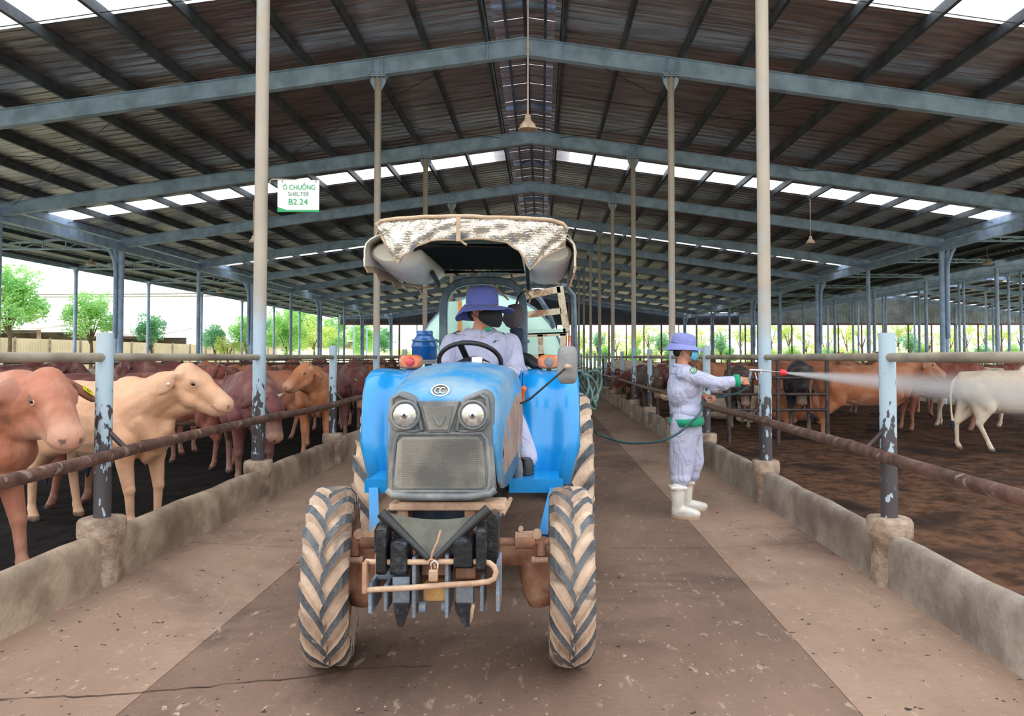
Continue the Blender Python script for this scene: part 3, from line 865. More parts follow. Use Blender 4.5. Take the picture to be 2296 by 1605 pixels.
# ---- hood
def hood_ring(Y, zt, hw, zb, crease=.0):
    pr = [(-1, zb), (-1.0, zt - .18), (-.985, zt - .11), (-.94, zt - .06), (-.84, zt - .032), (-.66, zt - .014), (-.50, zt - .007), (-.46, zt - .002), (-.2, zt + .004), (0, zt + .006), (.2, zt + .004), (.46, zt - .002), (.50, zt - .007), (.66, zt - .014), (.84, zt - .032), (.94, zt - .06), (.985, zt - .11), (1.0, zt - .18), (1, zb)]
    return [(TX + x * hw, Y, z) for x, z in pr]
HR = [(3.285, 1.245, .215, 1.10), (3.30, 1.268, .225, 1.02), (3.345, 1.30, .238, .90), (3.43, 1.333, .246, .86), (3.6, 1.362, .256, .84), (3.85, 1.388, .272, .84), (4.1, 1.402, .288, .86), (4.35, 1.405, .302, .90), (4.47, 1.395, .305, .95)]
hood = weld(B().sheet([hood_ring(*r) for r in HR], -.012).build('hood', m_hood, tr))
def hw_at(Y):
    for a, b_ in zip(HR, HR[1:]):
        if a[0] <= Y <= b_[0]: t = (Y - a[0]) / (b_[0] - a[0]); return a[2] + (b_[2] - a[2]) * t, a[1] + (b_[1] - a[1]) * t
    return HR[-1][2], HR[-1][1]
m_browndust = pm('brown_dusty_side_panel', srgb(140, 112, 96), srgb(168, 140, 120), 5, .6, 0, .1, 40, c3=srgb(74, 130, 170), scale3=6, lo3=.6, hi3=.66)
for s in (-1, 1):
    rows = []
    for Y in (3.42, 3.5, 3.62, 3.8, 4.0, 4.2, 4.4):
        h_, zt = hw_at(Y); t = (Y - 3.42) / .98
        z1 = zt - .19 + .10 * min(1, t * 1.6); z0 = .87 + .03 * t
        if t == 0: z1 -= .08; z0 += .1
        rows.append([(TX + s * (h_ + .004 + .012 * math.sin(PI * k / 6)) - s * (.02 if z0 + (z1 - z0) * k / 6 > zt - .13 else 0), Y, z0 + (z1 - z0) * k / 6) for k in range(7)])
    B().sheet(rows, .004 * s).build('side_panel', m_browndust, tr)
# hood seams
for s in (-.48, .48):
    pts = []
    for Y in (3.31, 3.4, 3.6, 3.85, 4.1, 4.4):
        h_, zt = hw_at(Y); pts.append((TX + s * h_ * (1 if Y > 3.35 else .8), Y, zt + .001))
    B().tube(pts, .0040, 6).build('hood_crease', m_blue, tr)
# ---- face
FY = 3.28
def face(pts, y, d, name, mat, parent=tr, bev=0):
    poly = [P(px, py, FY) for px, py in pts]
    for p in poly: p.y = y
    return poly
outl = [(899, 878), (887, 884), (880, 896), (874, 940), (870, 1002), (870, 1060), (869, 1104), (880, 1117), (920, 1123), (1050, 1123), (1098, 1115), (1111, 1102), (1110, 1060), (1107, 1000), (1109, 940), (1108, 897), (1101, 881), (1087, 873), (1070, 878), (1042, 890), (1030, 898), (945, 898), (935, 890), (917, 882)]
def plate(outline, y, depth, name, mat, parent, inset=.012, rise=.014):
    """a plate with a rounded front rim: outer outline back, inset outline proud towards the camera"""
    o = face(outline, y, 0, '', None); c = sum(o, Vector()) / len(o)
    n = len(o); back = [v + Vector((0, depth, 0)) for v in o]
    rings = [back, o]
    for f, dy in ((.5, -rise * .7), (1, -rise)):
        r = []
        for i in range(n):
            e1 = (o[i] - o[i - 1]).normalized(); e2 = (o[(i + 1) % n] - o[i]).normalized(); t = (e1 + e2).normalized()
            nn = Vector((t.z, 0, -t.x))
            if nn.dot(o[i] - c) > 0: nn = -nn
            r.append(o[i] + nn * inset * f + Vector((0, dy, 0)))
        rings.append(r)
    return B().loft(rings).build(name, mat, parent)
grille = plate(outl, FY + .01, .10, 'grille_bezel', m_bezel, tr)
# inner raised V frame around the middle badge
def raised(pts, y, d, name, mat, parent, w_=.008):
    poly = [Vector((P(px, py, FY).x, y, P(px, py, FY).z)) for px, py in pts]
    return B().tube(poly, w_, 8, closed=True).build(name, mat, parent)
def prismpx(pts, y, d, name, mat, parent, Yp=FY):
    poly = [P(px, py, Yp) for px, py in pts]
    for p in poly: p.y = y
    return B().prism(poly, (0, d, 0)).build(name, mat, parent)
prismpx([(940, 899), (1031, 899), (1010, 966), (962, 966)], FY - .022, .03, 'badge_panel', m_bezel, tr)
prismpx([(951, 909), (1018, 909), (1006, 961), (965, 961)], FY - .030, .02, 'badge_plate', m_mesh, tr)
prismpx([(974, 932), (980, 932), (988, 945), (996, 932), (1002, 932), (992, 952), (984, 952)], FY - .036, .01, 'badge_mark', m_bezel, tr)
for px, lab in ((911, 'l'), (1062, 'r')):
    c = P(px, 929, FY); c.y = FY - .012
    e = empty('headlight', c - Vector((TX, 4.5, 0)), parent=tr)
    # recessed pod rim shaped like the photo's slanting brow
    s = 1 if lab == 'l' else -1
    pod = [(px - s * 30, 893), (px - s * 14, 884), (px + s * 20, 898), (px + s * 38, 962), (px + s * 20, 966), (px - s * 22, 960), (px - s * 34, 940)]
    raised(pod, FY - .012, 0, 'pod_rim', m_bezel, e, .009)
    B().lathe(c, (0, -1, 0), [(.064, -.02), (.066, .012), (.060, .022), (.054, .018), (.052, .0)], 32).build('headlight_ring', m_bezel, e)
    B().lathe(c, (0, -1, 0), [(.054, .0), (.053, .014), (.045, .022), (.02, .027), (.0, .028)], 32).build('headlight_lens', m_reflector, e)
    b = B(); b.box(c + Vector((0, -.024, .008)), (.092, .006, .010)); b.lathe(c + Vector((0, -.018, 0)), (0, -1, 0), [(.016, 0), (.015, .012), (.006, .014)], 16)
    b.build('lens_bar', m_chrome, e)
    B().lathe(c + Vector((0, -.02, 0)), (0, -1, 0), [(.007, 0), (.007, .014)], 10).build('bulb_cap', m_rubblack, e)
# grille opening with frame and mesh
fr_pts = [(898, 970), (1080, 970), (1092, 985), (1099, 1060), (1098, 1094), (1088, 1100), (884, 1100), (877, 1092), (879, 1050), (889, 982)]
raised(fr_pts, FY - .006, 0, 'grille_frame', m_bezel, tr, .010)
msh = prismpx([(905, 979), (1073, 979), (1084, 992), (1090, 1085), (1080, 1092), (896, 1092), (887, 1084), (893, 990)], FY - .012, .02, 'grille_screen', m_mesh, tr)
b = B()
for k in range(23):
    z = P(0, 983 + k * 4.8, FY).z; f = k / 22
    b.box((P(989, 0, FY).x, FY - .013, z), (P(1075 + 12 * f, 0, FY).x - P(903 - 13 * f, 0, FY).x, .004, .0028))
for k in range(37):
    px = 906 + k * 4.6; b.box((P(px, 0, FY).x, FY - .013, P(0, 1035, FY).z), (.0028, .004, .20))
b.build('grille_wires', m_mesh, tr)
# lower lip
B().tube([P(871, 1098, 3.25), P(882, 1108, 3.24), P(930, 1112, 3.235), P(1050, 1112, 3.235), P(1098, 1106, 3.24), P(1111, 1096, 3.25)], .016, 8).build('grille_lip', m_bezel, tr)
# emblem
ec = P(989, 873, 3.33); ec.y = 3.335; ec.z = 1.304
b = B(); ring = [ec + Vector((math.cos(a) * .038, math.sin(a) * .018 - .026, math.sin(a) * .024)) for a in [2 * PI * k / 28 for k in range(28)]]
b.tube(ring, .0045, 8, closed=True); em = empty('emblem', ec - Vector((TX, 4.5, 0)), parent=tr)
b.build('emblem_ring', m_chrome, em)
b = B(); b.prism([ec + Vector((math.cos(a) * .036, math.sin(a) * .018 - .021, math.sin(a) * .022)) for a in [2 * PI * k / 24 for k in range(24)]], (0, .03, -.01)); b.build('emblem_plate', m_bezel, em)
b = B()
for s in (-1, 1):
    b.tube([ec + Vector((s * .011 + math.cos(a) * .013, math.sin(a) * .009 - .026, math.sin(a) * .012)) for a in [PI * .25 + (0 if s > 0 else 0) + k * 1.5 * PI / 10 for k in range(11)]], .003, 6)
b.build('emblem_mark', m_chrome, em)
# dust ledge under the nose, chassis front
B().box((P(1005, 0, 3.3).x, 3.36, P(0, 1133, 3.3).z), (.50, .16, .03), bev=.008).build('front_support', m_mudpale, tr)
B().box((P(1005, 0, 3.3).x + .02, 3.31, P(0, 1126, 3.3).z), (.46, .05, .014)).build('support_lip', m_mudpale, tr)
b = B()
for x in (-.17, .12): b.box((TX + x, 3.8, .70), (.045, 1.0, .20))
b.build('chassis_rail', m_mud, tr)
B().box((TX, 3.95, .62), (.30, .9, .34), bev=.03).build('engine_block', m_rubblack, tr)
B().box((TX - .01, 3.32, .665), (.30, .06, .10), bev=.005).build('front_crossmember', m_mud, tr)
b = B()
for px in (944, 1033): b.cyl(P(px, 1166, 3.28) , P(px, 1166, 3.28) + Vector((0, -.004, 0)), .010, 12)
b.build('hole_dark_disc', m_liner, tr)  # solid black discs paint the dark inside of bolt holes
B().box((TX - .01, 3.44, .755), (.27, .02, .075)).build('radiator_bottom', m_rops, tr)
b = B(); b.box(P(1105, 1140, 3.45), (.08, .12, .04)); b.bar(P(1095, 1150, 3.45), P(1140, 1125, 3.6), .02, .03); b.bar(P(1128, 1150, 3.5), P(1146, 1115, 3.6), .015, .015); b.build('air_pipe_bracket', m_mudpale, tr)
# ---- front axle
b = B(); b.tube([(TX - .50, 3.66, .50), (TX - .2, 3.66, .52), (TX, 3.66, .50), (TX + .2, 3.66, .52), (TX + .50, 3.66, .50)], [.055, .065, .12, .065, .055], 16)
b.build('front_axle', m_mud, tr)
for s in (-1, 1):
    x = TX + s * .43
    b = B(); b.lathe((x - s * .02, 3.66, .42), (s * .12, -.05, -1), [(.05, -.14), (.075, -.10), (.085, 0), (.075, .10), (.055, .15), (.02, .16)], 18)
    b.cyl((x, 3.66, .413), (x + s * .12, 3.66, .413), .10, 18); b.build('final_drive', m_mud, tr)
    b = B(); b.cyl((TX + s * .20, 3.52, .60), (x + s * .04, 3.52, .60), .018, 10); b.cyl((x - s * .12, 3.52, .60), (x - s * .03, 3.52, .60), .032, 12); b.cyl((x - s * .0, 3.52, .62), (x, 3.52, .54), .022, 10)
    b.build('tie_rod', m_mud, tr)
    b = B(); b.prism([(x - s * .12, 3.50, .645), (x - s * .02, 3.50, .65), (x - s * .01, 3.50, .625), (x - s * .12, 3.50, .62)], (0, .02, 0)); b.cyl((x - s * .02, 3.495, .637), (x - s * .02, 3.525, .637), .022, 12); b.cyl((x - s * .095, 3.5, .66), (x - s * .095, 3.52, .66), .012, 10)
    b.build('steering_arm', m_mudpale, tr)
    B().cyl((TX + s * .23, 3.52, .60), (TX + s * .30, 3.52, .60), .014, 10).build('steering_ram', m_chrome, tr)
    b = B(); b.cyl((x - s * .04, 3.5, .52), (x + s * .03, 3.5, .52), .014, 8); b.cyl((x - s * .045, 3.5, .52), (x - s * .03, 3.5, .52), .02, 6); b.build('grease_fitting', m_mudpale, tr)
# ---- front bracket with guards, loop bar, V flap and padlock
HY = 3.10
def Q(px, py, dy=0): return P(px, py, HY) + Vector((0, dy, 0))
def Qb(px0, py0, px1, py1, y0, y1, name, mat, bev=.008, parent=tr):
    a = P(px0, py0, HY); c = P(px1, py1, HY)
    return B().box(((a.x + c.x) / 2, (y0 + y1) / 2, (a.z + c.z) / 2), (abs(c.x - a.x), y1 - y0, abs(c.z - a.z)), bev=bev).build(name, mat, parent)
Qb(828, 1255, 1116, 1335, 3.22, 3.30, 'bracket_beam', m_mud, .01)
Qb(944, 1248, 1010, 1292, 3.14, 3.24, 'bracket_block', m_mud)
Qb(950, 1306, 1002, 1346, 3.12, 3.22, 'bracket_block', m_yel)
Qb(840, 1250, 880, 1305, 3.16, 3.24, 'bracket_block', m_worn)
Qb(1020, 1270, 1066, 1300, 3.14, 3.22, 'bracket_block', m_mud)
for px, y0_, y1_ in ((838, 1296, 1362), (872, 1300, 1357), (934, 1240, 1372), (1006, 1235, 1372), (1083, 1290, 1358), (1118, 1255, 1358)):
    Qb(px - 4, y0_, px + 4, y1_, 3.06, 3.26, 'bracket_plate', m_worn, .003)
for px in (950, 1000):
    B().cyl(Q(px - 7, 1355, -.0), Q(px + 8, 1355, .0), .024, 12).build('bracket_pin', m_worn, tr)
for (x0, x1, yt, yb_) in ((846, 870, 1178, 1284), (877, 916, 1208, 1284), (1018, 1063, 1204, 1270), (1068, 1092, 1182, 1277)):
    wpx = x1 - x0; n = 8; poly = []
    r = wpx / 2 * .9
    for k in range(n + 1):
        a = PI * k / n; poly.append(((x0 + x1) / 2 - math.cos(a) * wpx / 2, yt + r * .55 - math.sin(a) * r * .55))
    poly += [(x1, yb_ - 3), (x1 - 4, yb_), (x0 + 4, yb_), (x0, yb_ - 3)]
    pp = [P(a_, b_, HY - .05) for a_, b_ in poly]
    rings = [[v + Vector((0, .13, .01)) for v in pp], pp]
    cc = sum(pp, Vector()) / len(pp); rings.append([cc + (v - cc) * .86 + Vector((0, -.012, 0)) for v in pp])
    B().loft(rings).build('rubber_guard', m_black, tr)
# big rounded horn plates outside the flap
for (px0, px1, yt, yb_) in ((842, 862, 1168, 1235), (1094, 1118, 1150, 1262)):
    poly = [P(px0, yb_, 3.14), P(px0, yt + 18, 3.14), P(px0 + 6, yt + 4, 3.14), P((px0 + px1) / 2 + 3, yt, 3.14), P(px1, yt + 12, 3.14), P(px1, yb_, 3.14)]
    B().prism(poly, (0, .12, 0)).build('guard_plate', m_black, tr)
for (pxa, yt, yb_, xb) in ((905, 1284, 1350, 905), (1045, 1300, 1350, 1046)):
    Qb(pxa - 19, yt, pxa + 19, yb_, 3.07, 3.12, 'tine_shank', m_worn, .004)
for cx_, tilt in ((903, -4), (1040, 6)):
    poly = [P(cx_ - 19, 1349, 3.05), P(cx_ + 16, 1349, 3.05), P(cx_ + 16, 1362, 3.05), P(cx_ + 8 + tilt, 1398, 3.05), P(cx_ - 3 + tilt, 1400, 3.05), P(cx_ - 16, 1366, 3.05)]
    B().prism(poly, (0, .045, .0)).build('tine_tip', m_black, tr)
B().prism([P(1060, 1350, 3.06), P(1066, 1352, 3.06), P(1060, 1385, 3.06), P(1050, 1402, 3.06), P(1045, 1396, 3.06), P(1048, 1376, 3.06)], (0, .03, 0)).build('tine_edge', m_mudpale, tr)
loop = [Q(826, 1252, -.02), Q(860, 1252, -.03), Q(930, 1250, -.04), Q(1010, 1249, -.04), Q(1085, 1250, -.04), Q(1100, 1252, -.04), Q(1110, 1259, -.045), Q(1115, 1270, -.05), Q(1111, 1283, -.06), Q(1100, 1289, -.06), Q(1070, 1293, -.06), Q(1000, 1297, -.06), Q(920, 1303, -.06), Q(826, 1309, -.05)]
B().tube(loop, .0115, 10).build('loop_bar', m_mudpale, tr)
Qb(824, 1248, 834, 1314, 3.03, 3.10, 'loop_lug', m_mud, .003)
B().tube([Q(855, 1150, .02), Q(890, 1180, .0), Q(930, 1213, -.02), Q(966, 1241, -.05)], [.022, .020, .016, .010], 12).build('flap_roll', m_rubblack, tr)
B().tube([Q(1096, 1141, .02), Q(1060, 1170, .0), Q(1022, 1204, -.02), Q(982, 1240, -.05)], [.024, .021, .016, .010], 12).build('flap_roll', m_rubblack, tr)
m_flap = pm('scuffed_rubber_flap', srgb(62, 62, 56), srgb(92, 90, 78), 6, .5, 0, .15, 50)
rows = []
for k in range(7):
    t = k / 6
    L_ = [(858, 1148), (966, 1243)]; R_ = [(1092, 1146), (984, 1242)]
    a = Q(858 + 108 * t, 1148 + 94 * t, .03 - .05 * t); c = Q(1090 - 106 * t, 1150 + 90 * t, .03 - .05 * t); row = []
    for j in range(9):
        u = j / 8; sag = 4 * u * (1 - u); p = a.lerp(c, u); p.y += .06 * sag * (1 - t); p.z -= .045 * sag * (1 - t); row.append(p)
    rows.append(row)
B().sheet(rows, .004).build('rubber_flap', m_flap, tr)
B().tube([Q(992, 1182, -.03), Q(986, 1205, -.05), Q(977, 1225, -.07), Q(974, 1242, -.07)], .005, 6).build('tie_chain', m_mud, tr)
b = B(); b.tube([Q(969, 1248, -.07), Q(974, 1238, -.075), Q(981, 1242, -.075), Q(983, 1258, -.075)], .006, 8); b.build('chain_link', m_mud, tr)
pl = B().tube([Q(975, 1260, -.08), Q(976, 1246, -.08), Q(983, 1241, -.08), Q(989, 1247, -.08), Q(989, 1262, -.08)], .0042, 8).build('padlock_shackle', m_chrome, tr)
Qb(971, 1260, 990, 1283, 3.0, 3.03, 'padlock_body', m_mudpale, .004)

# ---- footplates, fenders
for s in (-1, 1):
    B().box((TX + s * .40, 4.45, .765), (.26, .42, .016)).build('footplate', m_blue, tr)
    B().box((TX + s * .40, 4.235, .735), (.30, .02, .075)).build('footplate_edge', m_blue, tr)
    B().bar((TX + s * .50, 4.22, .72), (TX + s * .44, 3.98, .52), .05, .02).build('footplate_brace', m_blue, tr)
    path = [(4.52, .70), (4.56, .95), (4.58, 1.12), (4.61, 1.24), (4.68, 1.325), (4.80, 1.365), (4.98, 1.375), (5.3, 1.36), (5.65, 1.26), (5.85, 1.12)]
    rows = []
    for y, z in path:
        x0, x1 = (.30, .665)
        if z < .8: x1 = .60
        row = [(TX + s * (x0 + (x1 - x0) * t), y + dy, z + dz) for t, dy, dz in ((0, .03, -.02), (.06, .0, -.005), (.3, -.004, 0), (.36, .01, -.006), (.5, .012, -.008), (.62, .008, -.006), (.7, -.006, 0), (.93, -.002, 0), (.98, .015, -.01), (1.0, .05, -.04))]
        rows.append(row)
    fe = B().sheet(rows, .006 * s).build('fender', m_blue, tr); weld(fe)
    # inner side wall
    poly = [(TX + s * .30, y, z) for y, z in path] + [(TX + s * .30, 5.85, .8), (TX + s * .30, 4.6, .70)]
    B().prism(poly, (s * .008, 0, 0)).build('fender_side', m_blue, tr)
# indicator lamps on the fenders
def lamp(px, mat2, lab):
    c = P(px, 811, 4.9)
    e = empty('indicator_lamp', c - Vector((TX, 4.5, 0)), parent=tr)
    w_, h_ = .074, .046; rings = []
    for dy, f in ((.05, .5), (.045, .85), (.02, 1.0), (-.02, 1.0), (-.04, .9), (-.048, .7)):
        rings.append([(c.x + (abs(math.cos(a)) ** .6) * math.copysign(1, math.cos(a)) * w_ * f, c.y + dy, c.z + (abs(math.sin(a)) ** .6) * math.copysign(1, math.sin(a)) * h_ * f) for a in [2 * PI * k / 24 for k in range(24)]])
    B().loft(rings).build('lamp_body', m_orange, e)
    B().lathe(c + Vector((0, -.044, 0)), (0, -1, 0), [(.030, 0), (.030, .012), (.024, .018), (.01, .02), (0, .02)], 20).build('lamp_lens', mat2, e)
    B().cyl(c + Vector((0, 0, -.08)), c + Vector((0, 0, -.03)), .015, 8).build('lamp_foot', m_rubblack, e)
    return e
lamp(922, m_redlens, 'l'); lamp(1231, m_mirror, 'r')
# mirror
mc = P(1272, 818, 4.25)
e = empty('mirror', mc - Vector((TX, 4.5, 0)), parent=tr)
rings = []
for dy, f in ((.03, .8), (.022, 1.0), (-.006, 1.0), (-.018, .93), (-.022, .6)):
    rings.append([(mc.x + (abs(math.cos(a)) ** .42) * math.copysign(1, math.cos(a)) * .056 * f, mc.y + dy, mc.z + (abs(math.sin(a)) ** .42) * math.copysign(1, math.sin(a)) * .106 * f) for a in [2 * PI * k / 32 for k in range(32)]])
B().loft(rings).build('mirror_shell', m_mirror, e)
B().tube([P(1158, 903, 4.2), P(1172, 903, 4.2), P(1190, 893, 4.2), P(1272, 822, 4.2)], .006, 8).build('mirror_arm', m_rubblack, e)
b = B(); b.ell(P(1272, 822, 4.18), (.016, .016, .016)); b.cyl(P(1272, 818, 4.2), P(1282, 824, 4.18), .008, 8); b.build('mirror_joint', m_mudpale, e)
# cable/rod beside the hood
b = B(); b.tube([P(1161, 895, 4.15), P(1163, 940, 4.15), P(1161, 1000, 4.15), P(1164, 1025, 4.15)], .006, 8); b.build('linkage_rod', m_mudpale, tr)
B().tube([P(1158, 860, 4.3), P(1164, 960, 4.3), P(1156, 1030, 4.3)], .008, 8).build('side_cable', m_rope, tr)
B().lathe(P(1161, 1055, 4.3), (0, 0, 1), [(.028, -.04), (.032, 0), (.026, .05), (.01, .09)], 14).build('air_filter_cup', m_bezel, tr)
# ---- dashboard, steering wheel, levers, seat
rings = []
for Y, zt, hw_ in ((4.40, 1.40, .22), (4.46, 1.445, .205), (4.56, 1.455, .19), (4.66, 1.42, .16)):
    rings.append([(TX + math.cos(a) * hw_ + .02, Y, 1.22 + math.sin(a) * (zt - 1.22)) for a in [PI * k / 12 for k in range(13)]])
B().loft(rings, cap=True, closed=True).build('dashboard', m_rubblack, tr)
swc = P(1054, 812, 4.66); tilt = math.radians(38)
e = empty('steering_wheel', swc - Vector((TX, 4.5, 0)), parent=tr)
ax1 = Vector((1, 0, 0)); ax2 = Vector((0, -math.cos(tilt), math.sin(tilt))); nn_ = ax1.cross(ax2)
B().tube([swc + ax1 * math.cos(a) * .19 + ax2 * math.sin(a) * .19 for a in [2 * PI * k / 40 for k in range(40)]], .0145, 12, closed=True).build('steering_rim', m_rubblack, e)
b = B()
for a in (PI * .58, PI * 1.25, PI * 1.9):
    b.bar(swc - Vector((0, .0, .02)), swc + ax1 * math.cos(a) * .185 + ax2 * math.sin(a) * .185, .035, .014, up=nn_)
b.lathe(swc + Vector((0, 0, -.03)), nn_, [(.045, -.0), (.04, .03), (.01, .04)], 16); b.build('steering_spoke', m_rubblack, e)
B().cyl(swc, swc + Vector((0, -.12, -.35)), .03, 12).build('steering_column', m_rubblack, e)
b = B(); b.box(P(1070, 807, 4.42), (.062, .05, .038), bev=.006); b.build('meter_box', m_chrome, tr)
B().tube([P(1082, 812, 4.42), P(1105, 818, 4.45), P(1120, 830, 4.48)], .008, 8).build('meter_cable', m_rope, tr)
B().box(P(1144, 832, 4.55), (.058, .03, .018), (0, .15, 0), bev=.006).build('lever_grip', m_oranplas, tr)
b = B(); b.lathe(P(1173, 880, 4.6), (0, 0, 1), [(.008, -.05), (.01, 0), (.02, .015), (.022, .03), (.01, .04)], 12); b.build('lever_knob', m_oranplas, tr)
B().cyl(P(1173, 880, 4.6) + Vector((0, 0, -.35)), P(1173, 880, 4.6), .007, 8).build('lever_rod', m_rubblack, tr)
b = B(); b.box((TX, 5.05, 1.06), (.44, .42, .12), bev=.03); b.build('seat', m_rubblack, tr)
B().box((TX, 5.3, 1.26), (.42, .10, .36), (-.12, 0, 0), bev=.03).build('seat_back', m_rubblack, tr)
B().box((TX, 5.05, .92), (.3, .4, .22), bev=.02).build('seat_mount', m_rubblack, tr)
B().tube([P(1168, 800, 5.1), P(1185, 806, 5.05), P(1205, 820, 5.0), P(1215, 822, 4.98)], [.035, .04, .035, .02], 12).build('armrest', m_rubblack, tr)
B().box((TX, 5.2, .68), (.40, 1.0, .42), bev=.05).build('gearbox', m_rubblack, tr)
B().tube([(TX - .7, 5.35, .6), (TX + .7, 5.35, .6)], .09, 14).build('rear_axle', m_rubblack, tr)
# ---- roll bar
RYr = 5.55
def R_(px, py): return P(px, py, RYr)
pts = [R_(994, 905), R_(994, 820), R_(994, 700), R_(996, 672), R_(1006, 650), R_(1024, 636), R_(1050, 630), R_(1084, 629), R_(1120, 630), R_(1146, 636), R_(1163, 650), R_(1172, 672), R_(1174, 700), R_(1174, 820), R_(1174, 905)]
b = B()
rings = []
for i, p in enumerate(pts):
    t = (pts[min(i + 1, len(pts) - 1)] - pts[max(i - 1, 0)]).normalized(); u = t.cross(Vector((0, 1, 0))).normalized(); v = Vector((0, 1, 0)); h_ = .029
    rings.append([p + u * h_ * a + v * h_ * c for a, c in ((-1, -.8), (-.8, -1), (.8, -1), (1, -.8), (1, .8), (.8, 1), (-.8, 1), (-1, .8))])
b.loft(rings, sm=False).build('roll_bar', m_rops, tr)
b = B(); b.box(R_(1174, 765), (.085, .085, .02)); b.box(R_(994, 765), (.085, .085, .02)); b.build('roll_bar_joint', m_rops, tr)
b = B()
for (a, c) in (((952, 572), (968, 610)), ((968, 610), (984, 640))): b.bar(P(a[0], a[1], 5.0), P(c[0], c[1], 5.3), .02, .03)
b.build('canopy_strut', m_rubblack, tr)
B().bar(P(1181, 585, 4.6), P(1185, 645, 5.0), .022, .03).build('canopy_strut', m_rubblack, tr)

# ---- canopy shell, liner and foil blanket
CX = TX + .01
can = empty('canopy', Vector((CX, 5.0, 2.1)) - Vector((TX, 4.5, 0)), parent=tr)
def shell(u, v):
    # u -1..1 across, v 0..1 front to back
    a = max(0.0, abs(u)); y = 4.42 + v * 1.22
    x = CX + math.copysign(1, u) * .62 * min(1, math.sin(min(1, a) * PI / 2) * 1.02) if u else CX
    z = 2.02 + .22 * max(0, 1 - a ** 3.2) ** .6 - .04 * (2 * v - 1) ** 2
    return (x, y, z)
rows = [[shell(-1 + 2 * i / 24, j / 8) for i in range(25)] for j in range(9)]
B().sheet(rows, .008).build('canopy_shell', m_white, can)
# curled lower wings: rounded ends seen from the front
for s in (-1, 1):
    rings = []
    for k in range(9):
        t = k / 8; y = 4.55 + 1.08 * t; f = math.sin(PI * (.12 + .76 * t)) ** .5
        rings.append([(CX + s * (.45 + .155 * math.cos(a)) , y, 2.075 + .125 * math.sin(a) * f) for a in [2 * PI * q / 16 for q in range(16)]])
    rings = [[(CX + s * .49 + (p[0] - CX - s * .45) * .6, rings[0][0][1] - .03, 2.075 + (p[2] - 2.075) * .7) for p in rings[0]]] + rings
    B().loft(rings).build('canopy_wing', m_white, can)
B().box((CX + .015, 5.02, 2.105), (.70, 1.16, .02), bev=.008).build('canopy_liner', m_liner, can)
b = B(); b.tube([(CX - .34, 4.44, 2.10), (CX + .37, 4.44, 2.10), (CX + .37, 5.6, 2.08), (CX - .34, 5.6, 2.08)], .016, 8, closed=True); b.build('liner_frame', m_rubblack, can)
# blanket: falls over the front as a valance with an arched lower edge, corners sticking out
VY = 4.28
top = [(834, 498), (850, 492), (885, 489), (930, 487), (975, 486), (1020, 485), (1065, 486), (1110, 488), (1160, 489), (1205, 490), (1240, 493), (1262, 498), (1273, 508)]
bot = [(836, 503), (862, 548), (886, 588), (905, 572), (928, 552), (965, 539), (1020, 535), (1085, 535), (1135, 541), (1165, 562), (1188, 602), (1214, 576), (1268, 545)]
rows = []
NV = 8
def interp(L_, t):
    f = t * (len(L_) - 1); i = min(int(f), len(L_) - 2); f -= i
    return (L_[i][0] * (1 - f) + L_[i + 1][0] * f, L_[i][1] * (1 - f) + L_[i + 1][1] * f)
for j in range(-6, NV + 1):
    row = []
    for i in range(49):
        t = i / 48; a = interp(top, t); c = interp(bot, t); wv = .012 * math.sin(t * 37 + j) + .010 * math.sin(t * 61 - j * 1.3)
        if j >= 0:
            q = j / NV; px = a[0] + (c[0] - a[0]) * q; py = a[1] + (c[1] - a[1]) * q
            p = P(px, py, VY); p.y = VY + .05 * q * (1 - q) * -1 + wv * (.4 + q) - .10 * abs(2 * t - 1) ** 3 * -1
        else:
            q = -j / 6; p = P(a[0], a[1], VY); k = 1 - .06 * q
            p.y = VY + .10 * abs(2 * t - 1) ** 3 + 1.3 * q; p.x = CX + (p.x - CX) * (1.0 - .03 * q); p.z = p.z + .035 * math.sin(q * PI) + .012 * wv * 20 * (1 - q) * .3 + .05 * q * (1 - abs(2 * t - 1) ** 4) - .02 * q
        row.append(p)
    rows.append(row)
B().sheet(rows, .006).build('foil_blanket', m_foilb, can)
B().tube([rows[-1][i] + Vector((0, -.004, 0)) for i in range(2, 49)], .007, 6).build('blanket_hem', m_tanfab, can)
B().tube([rows[6][i] + Vector((0, -.006, .004)) for i in range(0, 49)], .012, 6).build('blanket_hem', m_tanfab, can)
# rear wings of the blanket drooping over the shell sides
for s in (-1, 1):
    g = []
    for j in range(8):
        v = j / 7; y = 4.5 + 1.2 * v; row = []
        for i in range(7):
            t = i / 6; row.append((CX + s * (.56 + .075 * math.sin(t * PI * .75)) + .01 * math.sin(j * 2 + i), y, 2.20 - .25 * t + .02 * math.sin(j * 2.2) * t))
        g.append(row)
    B().sheet(g, .005 * s).build('blanket_side', m_tanfab, can)
# strap band
g = []
for q in (485, 500, 515, 530, 540): g.append([P(1022, q, VY - .03), P(1032, q, VY - .03)])
B().sheet(g, .004).build('blanket_strap', m_tanfab, can)
b = B(); b.tube([P(1032, 538, VY), P(1040, 545, VY), P(1046, 548, VY)], .007, 6); b.build('strap_knot', m_rope, can)
# ropes
for pts in ([(885, 632, 5.4), (915, 640, 5.4), (950, 645, 5.4), (978, 642, 5.5)], [(905, 628, 5.4), (940, 648, 5.4), (946, 660, 5.4), (938, 672, 5.4)], [(1102, 630, 5.55), (1118, 652, 5.6), (1140, 672, 5.6)], [(1186, 640, 5.5), (1180, 655, 5.5), (1190, 665, 5.5), (1186, 680, 5.5)], [(1183, 638, 5.5), (1189, 650, 5.5), (1179, 662, 5.5)]):
    B().tube([P(*p) for p in pts], .007, 6).build('rope', m_rope, tr)

